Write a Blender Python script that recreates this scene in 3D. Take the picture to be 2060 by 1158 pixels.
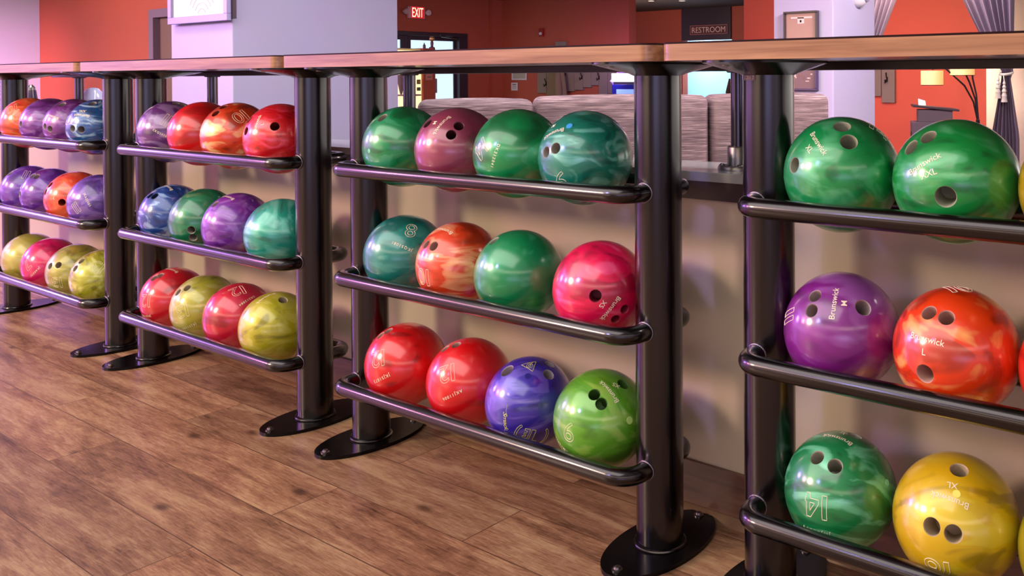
import bpy, bmesh, math, random
from mathutils import Vector, Matrix

for o in list(bpy.data.objects):
    bpy.data.objects.remove(o, do_unlink=True)
S = bpy.context.scene
COL = S.collection

# ------------------------------------------------------------ camera
cam_data = bpy.data.cameras.new('camera')
cam = bpy.data.objects.new('camera', cam_data)
COL.objects.link(cam)
Rv = Vector((0.804735, 0.593609, -0.005495)); Uv = Vector((-0.000731, 0.010248, 0.999947)); Fv = Vector((-0.593634, 0.804688, -0.008681))
mw = Matrix(((Rv.x, Uv.x, -Fv.x, 0.0), (Rv.y, Uv.y, -Fv.y, -1.58544), (Rv.z, Uv.z, -Fv.z, 1.00624), (0, 0, 0, 1)))
cam.matrix_world = mw
cam_data.sensor_fit = 'HORIZONTAL'; cam_data.sensor_width = 36.0
cam_data.lens = 1875.12 / 2060 * 36
cam_data.shift_x = (1030 - 1353.78) / 2060
cam_data.shift_y = (170.37 - 579) / 2060
cam_data.clip_start = 0.02; cam_data.clip_end = 100
S.camera = cam

# ------------------------------------------------------------ view, world, lights
S.view_settings.view_transform = 'Standard'
S.view_settings.look = 'None'
S.view_settings.gamma = 1
S.view_settings.use_curve_mapping = False
S.view_settings.exposure = 0.0

world = bpy.data.worlds.new('hall_ambience'); S.world = world
world.use_nodes = True
wn = world.node_tree; wn.nodes.clear()
w_out = wn.nodes.new('ShaderNodeOutputWorld'); w_bg = wn.nodes.new('ShaderNodeBackground')
w_tc = wn.nodes.new('ShaderNodeTexCoord'); w_sep = wn.nodes.new('ShaderNodeSeparateXYZ')
wn.links.new(w_tc.outputs['Generated'], w_sep.inputs[0])
# surroundings of the big open bowling hall as a direction map: a band of lit screens, seats and walls around eye level,
# a row of coloured lane lights higher up on the lane side, a pale ceiling and a dim floor
def w_math(op, a=None, b=None, c=None):
    n = wn.nodes.new('ShaderNodeMath'); n.operation = op
    for i, v in enumerate((a, b, c)):
        if v is None: continue
        if isinstance(v, (int, float)): n.inputs[i].default_value = v
        else: wn.links.new(v, n.inputs[i])
    return n.outputs[0]
def w_ramp(fac, stops):
    r = wn.nodes.new('ShaderNodeValToRGB'); wn.links.new(fac, r.inputs[0]); els = r.color_ramp.elements
    els[0].position, els[0].color = stops[0][0], stops[0][1] + (1,); els[1].position, els[1].color = stops[-1][0], stops[-1][1] + (1,)
    for p, c in stops[1:-1]:
        e = els.new(p); e.color = c + (1,)
    return r.outputs[0]
w_az = w_math('MULTIPLY_ADD', w_math('ARCTAN2', w_sep.outputs['Y'], w_sep.outputs['X']), 1 / (2 * math.pi), 0.5)
w_el = w_math('MULTIPLY_ADD', w_sep.outputs['Z'], 0.5, 0.5)
w_base = w_ramp(w_el, [(0.0, (.05, .035, .03)), (0.46, (.07, .05, .05)), (0.52, (.15, .12, .13)), (0.62, (.19, .16, .17)), (1.0, (.36, .32, .32))])
w_eye = w_ramp(w_az, [(0.0, (.55, .32, .50)), (0.06, (.60, .30, .72)), (0.095, (.72, .42, 1.0)), (0.13, (.10, .06, .14)), (0.185, (.80, .58, .42)), (0.215, (.80, .58, .42)), (0.245, (.05, .04, .06)), (0.28, (.10, .08, .12)),
                      (0.315, (.55, .52, .90)), (0.35, (.50, .47, .80)), (0.385, (.24, .20, .28)), (0.44, (.30, .26, .32)), (0.50, (.03, .02, .03)), (0.58, (.80, .74, .68)), (0.80, (.88, .82, .76)), (1.0, (.6, .42, .5))])
w_eyem = w_ramp(w_el, [(0.45, (0, 0, 0)), (0.49, (1, 1, 1)), (0.52, (1, 1, 1)), (0.565, (0, 0, 0))])
w_lane = w_ramp(w_az, [(0.0, (.2, .05, .2)), (0.03, (.62, .25, .95)), (0.075, (.75, .42, 1.0)), (0.115, (.95, .66, .72)), (0.15, (1.0, .78, .60)), (0.36, (1.0, .80, .62)), (0.45, (.55, .45, .5)), (0.52, (0, 0, 0)), (1.0, (0, 0, 0))])
w_lanem = w_ramp(w_el, [(0.625, (0, 0, 0)), (0.64, (1, 1, 1)), (0.665, (1, 1, 1)), (0.685, (0, 0, 0))])
def w_mul(a, b, k):
    n = wn.nodes.new('ShaderNodeVectorMath'); n.operation = 'MULTIPLY'; wn.links.new(a, n.inputs[0]); wn.links.new(b, n.inputs[1])
    s = wn.nodes.new('ShaderNodeVectorMath'); s.operation = 'SCALE'; wn.links.new(n.outputs[0], s.inputs[0]); s.inputs['Scale'].default_value = k; return s.outputs[0]
def w_add(a, b):
    n = wn.nodes.new('ShaderNodeVectorMath'); n.operation = 'ADD'; wn.links.new(a, n.inputs[0]); wn.links.new(b, n.inputs[1]); return n.outputs[0]
wn.links.new(w_add(w_add(w_base, w_mul(w_eye, w_eyem, 3.6)), w_mul(w_lane, w_lanem, 4.2)), w_bg.inputs['Color'])
w_bg.inputs['Strength'].default_value = 1.0
wn.links.new(w_bg.outputs[0], w_out.inputs[0])

def lamp(name, loc, target, power, color, size=0.3, size_y=None, spread=None, shape=None):
    l = bpy.data.lights.new(name, 'AREA'); l.energy = power; l.color = color
    l.shape = shape or ('RECTANGLE' if size_y else 'DISK'); l.size = size
    if size_y: l.size_y = size_y
    if spread: l.spread = math.radians(spread)
    o = bpy.data.objects.new(name, l); COL.objects.link(o); o.location = loc
    o.rotation_euler = (Vector(target) - Vector(loc)).to_track_quat('-Z', 'Y').to_euler()
    return o
WARM = (1.0, 0.78, 0.58); WHITE = (1.0, 0.93, 0.88); VIOLET = (0.45, 0.22, 1.0); PINK = (1.0, 0.28, 0.62); BLUE = (0.35, 0.45, 1.0)
lamp('violet_lane_light', (-11.0, -2.6, 2.3), (-2.5, 0, 0.6), 260, VIOLET, 1.3)
lamp('pink_lane_light', (-8.5, -4.6, 2.6), (-5.5, -1.2, 0.0), 190, PINK, 1.0)
lamp('warm_lane_light', (-5.4, -4.8, 2.6), (-1.8, 0, 0.5), 270, WARM, 0.9)
lamp('white_ceiling_light', (0.9, 1.7, 2.6), (-1.2, -0.2, 0.6), 40, WHITE, 0.5)
lamp('added_lavender_spot', (-2.9, -4.2, 2.7), (-1.10, 0.17, 0.50), 0.8, (0.42, 0.40, 1.0), 0.7, spread=13)  # added spot that throws a lavender patch on the low wall
lamp('overhead_fill', (-2.4, -2.4, 3.2), (-2.2, -0.4, 0.4), 120, WHITE, 5.5, 2.0)  # added large soft fill light over the racks
# added fill lamps brightening walls, columns and curtains beyond the low wall
lamp('concourse_fill', (-8.5, 5.4, 2.12), (-9.8, 7.6, 0.2), 24, WARM, 2.0, 2.0, spread=110)
lamp('concourse_fill', (-10.2, 0.9, 2.12), (-11.0, 2.95, 0.7), 100, (1, .86, .62), 1.6, 1.0)
lamp('concourse_fill', (-11.2, 0.6, 2.12), (-12.87, 2.6, 1.0), 30, (1, .5, .7), 0.8, 0.8, spread=50)
lamp('concourse_fill', (-8.8, 9.4, 1.5), (-9.0, 11.0, 2.2), 16, WARM, 1.5, 1.0)
lamp('concourse_fill', (-3.4, 6.0, 2.12), (-3.5, 8.0, 0.9), 90, (1, .72, .5), 1.4, 0.6)
lamp('concourse_fill', (-3.0, 4.9, 2.12), (-2.9, 6.3, 1.1), 80, (.95, .85, 1.0), 1.4, 0.5)
lamp('concourse_fill', (-3.4, 1.7, 2.12), (-5.1, 1.8, 1.0), 22, (0.98, 0.87, 0.97), 1.0, 0.6)
lamp('concourse_fill', (-5.4, 0.1, 2.6), (-5.5, 1.2, 1.2), 22, (1.0, 0.76, 0.84), 0.8, 0.4)
lamp('concourse_fill', (-0.9, 2.2, 2.12), (-2.2, 3.1, 1.0), 120, (1.0, 0.80, 0.82), 0.8, 0.6)
lamp('ledge_fill', (-2.2, 0.72, 2.1), (-2.2, 0.35, 0.8), 52, (0.95, 0.92, 1.0), 4.5, 0.2)  # added fill strip to brighten the ledge under the counters

# ------------------------------------------------------------ materials
def srgb(h):
    if isinstance(h, str):
        h = h.lstrip('#'); c = [int(h[i:i+2], 16) / 255 for i in (0, 2, 4)]
    else: c = [v / 255 for v in h]
    return tuple((v / 12.92 if v <= 0.04045 else ((v + 0.055) / 1.055) ** 2.4) for v in c) + (1,)
def mat(name, color, rough=0.5, metal=0.0, coat=0.0, coat_rough=0.05, spec=0.5, emit=None, estr=0.0, bump=0, bscale=60):
    m = bpy.data.materials.new(name); m.use_nodes = True; nt = m.node_tree; b = nt.nodes['Principled BSDF']
    c = srgb(color) if not (isinstance(color, tuple) and len(color) == 4) else color
    b.inputs['Base Color'].default_value = c
    b.inputs['Roughness'].default_value = rough; b.inputs['Metallic'].default_value = metal
    b.inputs['Coat Weight'].default_value = coat; b.inputs['Coat Roughness'].default_value = coat_rough
    b.inputs['Specular IOR Level'].default_value = spec
    if emit: b.inputs['Emission Color'].default_value = srgb(emit); b.inputs['Emission Strength'].default_value = estr
    # slight unevenness of every surface
    tc = nt.nodes.new('ShaderNodeTexCoord'); n = nt.nodes.new('ShaderNodeTexNoise'); n.inputs['Scale'].default_value = bscale
    nt.links.new(tc.outputs['Object'], n.inputs['Vector'])
    mx = nt.nodes.new('ShaderNodeMixRGB'); mx.blend_type = 'MULTIPLY'; mx.inputs[0].default_value = 0.12
    mx.inputs[1].default_value = c; nt.links.new(n.outputs['Color'], mx.inputs[2]); nt.links.new(mx.outputs[0], b.inputs['Base Color'])
    if bump:
        bp = nt.nodes.new('ShaderNodeBump'); bp.inputs['Strength'].default_value = bump; bp.inputs['Distance'].default_value = 0.002
        nt.links.new(n.outputs['Fac'], bp.inputs['Height']); nt.links.new(bp.outputs[0], b.inputs['Normal'])
    return m
def mathn(nt, op, a=None, b=None, va=None, vb=None):
    n = nt.nodes.new('ShaderNodeMath'); n.operation = op
    if a is not None: nt.links.new(a, n.inputs[0])
    if b is not None: nt.links.new(b, n.inputs[1])
    if va is not None: n.inputs[0].default_value = va
    if vb is not None: n.inputs[1].default_value = vb
    return n.outputs[0]
def ramp(nt, fac, stops):
    r = nt.nodes.new('ShaderNodeValToRGB'); nt.links.new(fac, r.inputs[0])
    els = r.color_ramp.elements
    els[0].position, els[0].color = stops[0][0], stops[0][1]; els[1].position, els[1].color = stops[-1][0], stops[-1][1]
    for p, c in stops[1:-1]:
        e = els.new(p); e.color = c
    return r.outputs[0]

def floor_material():
    m = bpy.data.materials.new('oak_plank_vinyl'); m.use_nodes = True; nt = m.node_tree; b = nt.nodes['Principled BSDF']
    tc = nt.nodes.new('ShaderNodeTexCoord')
    br = nt.nodes.new('ShaderNodeTexBrick'); br.offset = 0.37; br.offset_frequency = 2
    br.inputs['Scale'].default_value = 1.0; br.inputs['Brick Width'].default_value = 1.22; br.inputs['Row Height'].default_value = 0.178
    br.inputs['Mortar Size'].default_value = 0.0016; br.inputs['Mortar Smooth'].default_value = 0.2; br.inputs['Bias'].default_value = 0
    br.inputs['Color1'].default_value = (0, 0, 0, 1); br.inputs['Color2'].default_value = (1, 1, 1, 1); br.inputs['Mortar'].default_value = (.5, .5, .5, 1)
    mp0 = nt.nodes.new('ShaderNodeMapping'); mp0.inputs['Location'].default_value = (0.35, 0.06, 0)
    nt.links.new(tc.outputs['Object'], mp0.inputs[0]); nt.links.new(mp0.outputs[0], br.inputs['Vector'])
    # per-plank offset of the grain
    sc = nt.nodes.new('ShaderNodeVectorMath'); sc.operation = 'SCALE'; sc.inputs['Scale'].default_value = 13.7
    nt.links.new(br.outputs['Color'], sc.inputs[0])
    ad = nt.nodes.new('ShaderNodeVectorMath'); ad.operation = 'ADD'; nt.links.new(tc.outputs['Object'], ad.inputs[0]); nt.links.new(sc.outputs[0], ad.inputs[1])
    def noise(scale, vec, detail=6, dist=0.0, rough=0.6):
        mp = nt.nodes.new('ShaderNodeMapping'); mp.inputs['Scale'].default_value = vec; nt.links.new(ad.outputs[0], mp.inputs[0])
        n = nt.nodes.new('ShaderNodeTexNoise'); n.inputs['Scale'].default_value = scale; n.inputs['Detail'].default_value = detail
        n.inputs['Distortion'].default_value = dist; n.inputs['Roughness'].default_value = rough
        nt.links.new(mp.outputs[0], n.inputs['Vector']); return n.outputs['Fac']
    big = noise(3.2, (0.8, 3.0, 1), 5, 1.1)
    grain = noise(26, (0.9, 9, 1), 8, 0.5, 0.7)
    fine = noise(90, (0.35, 7, 1), 4, 0.1, 0.7)
    # saw marks across the board
    saw = noise(60, (2.2, 0.35, 1), 2, 0.3)
    streak = noise(3.6, (0.55, 4.6, 1), 7, 1.3, 0.62)
    f = mathn(nt, 'ADD', mathn(nt, 'MULTIPLY', big, None, None, 0.44), mathn(nt, 'MULTIPLY', grain, None, None, 0.42))
    f = mathn(nt, 'ADD', f, mathn(nt, 'MULTIPLY', fine, None, None, 0.14))
    f = mathn(nt, 'ADD', f, mathn(nt, 'MULTIPLY', saw, None, None, 0.06))
    f = mathn(nt, 'ADD', mathn(nt, 'MULTIPLY', f, None, None, 0.72), mathn(nt, 'MULTIPLY', streak, None, None, 0.28))
    base = ramp(nt, f, [(0.39, srgb('#40281b')), (0.45, srgb('#6c4b36')), (0.515, srgb('#90694e')), (0.60, srgb('#b0906c'))])
    # knots: flattened voronoi cells
    mp = nt.nodes.new('ShaderNodeMapping'); mp.inputs['Scale'].default_value = (4.2, 8.0, 1); nt.links.new(ad.outputs[0], mp.inputs[0])
    vo = nt.nodes.new('ShaderNodeTexVoronoi'); vo.inputs['Scale'].default_value = 1.0; nt.links.new(mp.outputs[0], vo.inputs['Vector'])
    kn = ramp(nt, vo.outputs['Distance'], [(0.05, (1, 1, 1, 1)), (0.15, (0, 0, 0, 1))])
    gate = mathn(nt, 'GREATER_THAN', vo.outputs['Color'], None, None, 0.5)
    kf = mathn(nt, 'MULTIPLY', mathn(nt, 'MULTIPLY', kn, gate), None, None, 0.7)
    mk = nt.nodes.new('ShaderNodeMixRGB'); nt.links.new(kf, mk.inputs[0]); nt.links.new(base, mk.inputs[1]); mk.inputs[2].default_value = srgb('#2c160d')
    # plank tone
    tone = nt.nodes.new('ShaderNodeMixRGB'); tone.blend_type = 'MULTIPLY'; tone.inputs[0].default_value = 1
    nt.links.new(mk.outputs[0], tone.inputs[1]); nt.links.new(ramp(nt, br.outputs['Color'], [(0, (.80, .80, .80, 1)), (1, (1.08, 1.05, 1.03, 1))]), tone.inputs[2])
    seam = nt.nodes.new('ShaderNodeMixRGB'); nt.links.new(mathn(nt, 'MULTIPLY', br.outputs['Fac'], None, None, 0.7), seam.inputs[0]); nt.links.new(tone.outputs[0], seam.inputs[1]); seam.inputs[2].default_value = srgb('#3a2016')
    nt.links.new(seam.outputs[0], b.inputs['Base Color'])
    b.inputs['Roughness'].default_value = 0.38
    bp = nt.nodes.new('ShaderNodeBump'); bp.inputs['Strength'].default_value = 0.35; bp.inputs['Distance'].default_value = 0.0015
    nt.links.new(f, bp.inputs['Height']); nt.links.new(bp.outputs[0], b.inputs['Normal'])
    return m
def wood_material(name, dark, light, scale=(1, 14, 14), rough=0.35):
    m = bpy.data.materials.new(name); m.use_nodes = True; nt = m.node_tree; b = nt.nodes['Principled BSDF']
    tc = nt.nodes.new('ShaderNodeTexCoord'); mp = nt.nodes.new('ShaderNodeMapping'); mp.inputs['Scale'].default_value = scale
    nt.links.new(tc.outputs['Object'], mp.inputs[0]); n = nt.nodes.new('ShaderNodeTexNoise'); n.inputs['Scale'].default_value = 5; n.inputs['Detail'].default_value = 8
    n.inputs['Distortion'].default_value = 0.8; nt.links.new(mp.outputs[0], n.inputs['Vector'])
    nt.links.new(ramp(nt, n.outputs['Fac'], [(0.3, srgb(dark)), (0.7, srgb(light))]), b.inputs['Base Color']); b.inputs['Roughness'].default_value = rough
    return m
def stripe_fabric(name, c1, c2, thread):
    m = bpy.data.materials.new(name); m.use_nodes = True; nt = m.node_tree; b = nt.nodes['Principled BSDF']
    tc = nt.nodes.new('ShaderNodeTexCoord'); mp = nt.nodes.new('ShaderNodeMapping'); mp.inputs['Scale'].default_value = (2.2, 2.2, 110)
    nt.links.new(tc.outputs['Object'], mp.inputs[0]); n = nt.nodes.new('ShaderNodeTexNoise'); n.inputs['Scale'].default_value = 4.5; n.inputs['Detail'].default_value = 3
    n.inputs['Distortion'].default_value = 0.25; nt.links.new(mp.outputs[0], n.inputs['Vector'])
    nt.links.new(ramp(nt, n.outputs['Fac'], [(0.34, srgb(c1)), (0.47, srgb(c2)), (0.56, srgb(c2)), (0.63, srgb(thread))]), b.inputs['Base Color']); b.inputs['Roughness'].default_value = 0.75
    return m
def paint(name, color, rough=0.55, spec=0.4, var=0.12):
    m = mat(name, color, rough, spec=spec, bump=0.05, bscale=3.0); return m
def ball_material(name, base, light, style=1.0, seed=0.0, scale=7.0, bright=0.5, third=None, metal=0.0):
    m = bpy.data.materials.new(name); m.use_nodes = True; nt = m.node_tree; b = nt.nodes['Principled BSDF']
    tc = nt.nodes.new('ShaderNodeTexCoord'); mp = nt.nodes.new('ShaderNodeMapping')
    mp.inputs['Location'].default_value = (seed, seed * 1.7, -seed); mp.inputs['Rotation'].default_value = (seed, seed * .6, seed * 1.3)
    mp.inputs['Scale'].default_value = (1, 1.6, 2.6)
    nt.links.new(tc.outputs['Object'], mp.inputs[0])
    n = nt.nodes.new('ShaderNodeTexNoise'); n.inputs['Scale'].default_value = scale; n.inputs['Detail'].default_value = 3.0
    n.inputs['Distortion'].default_value = 2.6 * style; n.inputs['Roughness'].default_value = 0.42
    nt.links.new(mp.outputs[0], n.inputs['Vector'])
    cb, cl = srgb(base), srgb(light)
    mid = tuple(cb[i] * (1 - bright) + cl[i] * bright for i in range(3)) + (1,)
    dk = tuple(cb[i] * 0.55 for i in range(3)) + (1,)
    stops = [(0.34, dk), (0.44, cb), (0.52, cb), (0.585, mid), (0.68, cl if style > .8 else mid)]
    nt.links.new(ramp(nt, n.outputs['Fac'], stops), b.inputs['Base Color'])
    # pearl flakes give a wide soft sheen under the polished surface
    b.inputs['Roughness'].default_value = 0.42; b.inputs['Metallic'].default_value = 0.2 + metal
    b.inputs['Coat Weight'].default_value = 1.0; b.inputs['Coat Roughness'].default_value = 0.14; b.inputs['Coat IOR'].default_value = 1.55
    # fine scuffs
    v = nt.nodes.new('ShaderNodeTexNoise'); v.inputs['Scale'].default_value = 38; v.inputs['Detail'].default_value = 2; nt.links.new(tc.outputs['Object'], v.inputs['Vector'])
    nt.links.new(ramp(nt, v.outputs['Fac'], [(0.45, (.15, .15, .15, 1)), (0.75, (.27, .27, .27, 1))]), b.inputs['Coat Roughness'])
    return m

M_floor = floor_material()
M_black = mat('satin_black_powder_coat', (40, 33, 36), 0.32, 1.0, coat=1.0, coat_rough=0.17, bump=0.02, bscale=400)
M_plate = mat('gloss_black_plate', (9, 7, 9), 0.22, 0.0, spec=0.22)
M_weld = mat('bare_weld_bead', (120, 112, 120), 0.28, 0.9, bump=0.6, bscale=500)
M_bolt = mat('zinc_bolt', (150, 140, 140), 0.3, 1.0)
M_chrome = mat('dark_chrome_tube', (95, 88, 100), 0.22, 1.0)
M_steel = mat('brushed_steel', (150, 145, 140), 0.35, 1.0, bump=0.1, bscale=300)
M_edge = wood_material('walnut_laminate_edge', '#7d5238', '#a87c5a', (0.6, 10, 16), 0.24)
M_lam = mat('dark_top_laminate', (34, 12, 14), 0.65, spec=0.1)
M_under = mat('laminate_underside', (120, 96, 88), 0.25)
M_lowwall = paint('taupe_wall_paint', (186, 168, 148), 0.36, 0.5)
M_base = wood_material('dark_walnut_base', '#4e342a', '#7a5644', (0.8, 8, 8), 0.4)
M_strip = mat('bronze_floor_strip', (150, 118, 92), 0.35, 0.6)
M_apron = mat('dark_apron_laminate', (52, 36, 40), 0.4)
M_ledge = mat('grey_laminate_ledge', (178, 178, 178), 0.18, 0.15, coat=0.4)
M_red = paint('brick_red_wall_paint', (176, 80, 60), 0.6)
M_deepred = paint('deep_red_wall_paint', (158, 44, 30), 0.6)
M_orange = paint('orange_red_wall_paint', (220, 92, 68), 0.6)
M_lav = paint('lavender_grey_column_paint', (178, 172, 204), 0.55)
M_pinkw = paint('pale_pink_column_paint', (208, 178, 198), 0.55)
M_cream = paint('cream_wall_paint', (206, 184, 166), 0.6)
M_ceil = paint('charcoal_ceiling_paint', (70, 60, 62), 0.8)
M_carpet = mat('dark_carpet', (66, 56, 60), 0.9, bump=0.5, bscale=300)
M_dkframe = mat('dark_bronze_frame', (58, 44, 56), 0.4, 0.3)
M_greyframe = mat('grey_door_frame_paint', (120, 98, 118), 0.5)
M_browndoor = mat('taupe_door_paint', (122, 94, 84), 0.5)
M_booth = stripe_fabric('striped_booth_upholstery', '#503d45', '#846a6e', '#bc9ea0')
M_curt = mat('grey_violet_curtain_cloth', (112, 96, 114), 0.75, bump=0.2, bscale=200)
M_cord = mat('ivory_tassel_cord', (206, 196, 186), 0.8, bump=0.6, bscale=300)
M_board = mat('weathered_grey_board', (136, 116, 108), 0.7, bump=0.3, bscale=30)
M_hook = mat('black_iron_hook', (34, 26, 28), 0.45, 0.5)
M_khaki = mat('khaki_coat_cloth', (124, 100, 80), 0.85, bump=0.3, bscale=120)
M_brown = mat('brown_coat_cloth', (84, 58, 50), 0.85, bump=0.3, bscale=120)
M_white = mat('white_plastic', (220, 214, 220), 0.4)
M_paper = mat('white_paper', (226, 220, 214), 0.6)
M_ink = mat('grey_ink', (110, 96, 100), 0.7)
M_print = mat('ivory_engraving_paint', (238, 226, 196), 0.5)
M_yprint = mat('yellow_engraving_paint', (206, 206, 96), 0.5)
M_gprint = mat('gold_engraving_paint', (120, 130, 60), 0.5)
M_blueplug = mat('light_blue_plug', (70, 160, 226), 0.3)
M_navy = mat('dark_blue_plug', (38, 30, 128), 0.3)
# ------------------------------------------------------------ mesh helpers
def link(name, bm, material, parent=None, smooth=False, sharp=35):
    me = bpy.data.meshes.new(name); bm.to_mesh(me); bm.free()
    mats = material if isinstance(material, (list, tuple)) else [material]
    for m_ in mats: me.materials.append(m_)
    if smooth:
        for p in me.polygons: p.use_smooth = True
        me.set_sharp_from_angle(angle=math.radians(sharp))
    o = bpy.data.objects.new(name, me); COL.objects.link(o)
    if parent: o.parent = parent
    return o
def tag(o, label=None, cat=None, group=None, kind=None):
    if label: o['label'] = label
    if cat: o['category'] = cat
    if group: o['group'] = group
    if kind: o['kind'] = kind
    return o
def empty(name, loc, rz=0.0):
    o = bpy.data.objects.new(name, None); COL.objects.link(o); o.location = loc; o.rotation_euler = (0, 0, rz); o.empty_display_size = 0.1
    return o
def box(bm, lo, hi, bevel=0.0, seg=2, mi=0):
    vs = [bm.verts.new((x, y, z)) for x in (lo[0], hi[0]) for y in (lo[1], hi[1]) for z in (lo[2], hi[2])]
    fs = [bm.faces.new([vs[i] for i in f]) for f in ((0, 1, 3, 2), (4, 6, 7, 5), (0, 4, 5, 1), (2, 3, 7, 6), (0, 2, 6, 4), (1, 5, 7, 3))]
    for f in fs: f.material_index = mi
    if bevel > 0:
        es = list({e for f in fs for e in f.edges})
        r = bmesh.ops.bevel(bm, geom=es, offset=bevel, segments=seg, profile=0.5, affect='EDGES')
        for f in r['faces']: f.material_index = mi
    return bm
def boxm(lo, hi, bevel=0.0, seg=2):
    return box(bmesh.new(), lo, hi, bevel, seg)
def lathe(bm, prof, n=32, center=(0, 0, 0), mi=0, cap=True, mat4=None):
    rings = []
    for r, z in prof:
        ring = []
        for k in range(n):
            a = 2 * math.pi * k / n; v = Vector((r * math.cos(a), r * math.sin(a), z))
            if mat4: v = mat4 @ v
            ring.append(bm.verts.new(v + Vector(center)))
        rings.append(ring)
    for a, b in zip(rings, rings[1:]):
        for k in range(n):
            f = bm.faces.new((a[k], a[(k + 1) % n], b[(k + 1) % n], b[k])); f.material_index = mi
    if cap:
        bm.faces.new(list(reversed(rings[0]))).material_index = mi; bm.faces.new(rings[-1]).material_index = mi
    return bm
def tube(bm, pts, r, n=12, closed=False, cap=True):
    pts = [Vector(p) for p in pts]; N = len(pts); rad = r if isinstance(r, (list, tuple)) else [r] * N
    rings = []; prev = None
    for i, p in enumerate(pts):
        a = pts[i - 1] if (i > 0 or closed) else p; b = pts[(i + 1) % N] if (i < N - 1 or closed) else p
        t = (b - a).normalized()
        if prev is None:
            up = Vector((0, 0, 1)) if abs(t.z) < 0.9 else Vector((1, 0, 0)); u = t.cross(up).normalized()
        else:
            u = (prev - t * prev.dot(t)).normalized()
        prev = u; w = t.cross(u)
        rings.append([bm.verts.new(p + (u * math.cos(2 * math.pi * k / n) + w * math.sin(2 * math.pi * k / n)) * rad[i]) for k in range(n)])
    M = N if closed else N - 1
    for i in range(M):
        a, b = rings[i], rings[(i + 1) % N]
        for k in range(n): bm.faces.new((a[k], a[(k + 1) % n], b[(k + 1) % n], b[k]))
    if cap and not closed:
        bm.faces.new(list(reversed(rings[0]))); bm.faces.new(rings[-1])
    return bm
def prism(bm, outline, z0, z1, bevel=0.0, xf=None, mi=0):
    lo = [bm.verts.new((x, y, z0)) for x, y in outline]; hi = [bm.verts.new((x, y, z1)) for x, y in outline]; n = len(outline)
    fs = [bm.faces.new(list(reversed(lo))), bm.faces.new(hi)] + [bm.faces.new((lo[k], lo[(k + 1) % n], hi[(k + 1) % n], hi[k])) for k in range(n)]
    for f in fs: f.material_index = mi
    if bevel:
        es = [e for f in fs[:2] for e in f.edges]; bmesh.ops.bevel(bm, geom=es, offset=bevel, segments=2, profile=0.5, affect='EDGES')
    if xf:
        for v in bm.verts: v.co = xf @ v.co
    return bm
def rrect(x0, x1, y0, y1, r, n=8):
    out = []
    for cx, cy, a0 in ((x1 - r, y1 - r, 0), (x0 + r, y1 - r, 90), (x0 + r, y0 + r, 180), (x1 - r, y0 + r, 270)):
        for k in range(n + 1):
            a = math.radians(a0 + 90 * k / n); out.append((cx + r * math.cos(a), cy + r * math.sin(a)))
    return out
def arc3(c, r, a0, a1, n, f):
    return [f(c[0] + r * math.cos(math.radians(a0 + (a1 - a0) * k / n)), c[1] + r * math.sin(math.radians(a0 + (a1 - a0) * k / n))) for k in range(n + 1)]
_tc = {}
def text_mesh(s, outline=False, size=1.0, depth=0.0, spacing=1.0, bold=0.0):
    key = (s, outline, size, depth, spacing, bold)
    if key in _tc: return _tc[key]
    c = bpy.data.curves.new('lettering', 'FONT'); c.body = s; c.size = size; c.align_x = 'CENTER'; c.align_y = 'CENTER'; c.resolution_u = 4; c.space_character = spacing
    if outline: c.fill_mode = 'NONE'; c.bevel_depth = depth; c.bevel_resolution = 1
    else: c.extrude = depth; c.offset = bold
    o = bpy.data.objects.new('lettering', c); COL.objects.link(o)
    dg = bpy.context.evaluated_depsgraph_get(); dg.update()
    me = bpy.data.meshes.new_from_object(o.evaluated_get(dg))
    vs = [tuple(v.co) for v in me.vertices]; fs = [tuple(p.vertices) for p in me.polygons]
    bpy.data.objects.remove(o); bpy.data.curves.remove(c); bpy.data.meshes.remove(me)
    xs = [v[0] for v in vs]; ys = [v[1] for v in vs]
    cx, cy = (min(xs) + max(xs)) / 2, (min(ys) + max(ys)) / 2
    vs = [(x - cx, y - cy, z) for x, y, z in vs]
    _tc[key] = (vs, fs, max(xs) - min(xs), max(ys) - min(ys)); return _tc[key]
def text_loops(s):
    """closed outlines of the glyphs"""
    key = ('loops', s)
    if key in _tc: return _tc[key]
    c = bpy.data.curves.new('lettering', 'FONT'); c.body = s; c.size = 1; c.fill_mode = 'NONE'; c.resolution_u = 5
    o = bpy.data.objects.new('lettering', c); COL.objects.link(o)
    dg = bpy.context.evaluated_depsgraph_get(); dg.update()
    me = bpy.data.meshes.new_from_object(o.evaluated_get(dg)); co = [tuple(v.co)[:2] for v in me.vertices]; nb = {}
    for e in me.edges:
        a, b = e.vertices; nb.setdefault(a, []).append(b); nb.setdefault(b, []).append(a)
    bpy.data.objects.remove(o); bpy.data.curves.remove(c); bpy.data.meshes.remove(me)
    seen = set(); loops = []
    for st in nb:
        if st in seen: continue
        lp = [st]; seen.add(st); cur = st
        while True:
            nx = [q for q in nb[cur] if q not in seen]
            if not nx: break
            cur = nx[0]; seen.add(cur); lp.append(cur)
        if len(lp) > 2: loops.append([co[i] for i in lp])
    xs = [q[0] for l in loops for q in l]; ys = [q[1] for l in loops for q in l]
    _tc[key] = (loops, min(xs), max(xs), min(ys), max(ys)); return _tc[key]
def bm_from(vs, fs):
    bm = bmesh.new(); bv = [bm.verts.new(v) for v in vs]
    for f in fs:
        try: bm.faces.new([bv[i] for i in f])
        except ValueError: pass
    return bm
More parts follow.
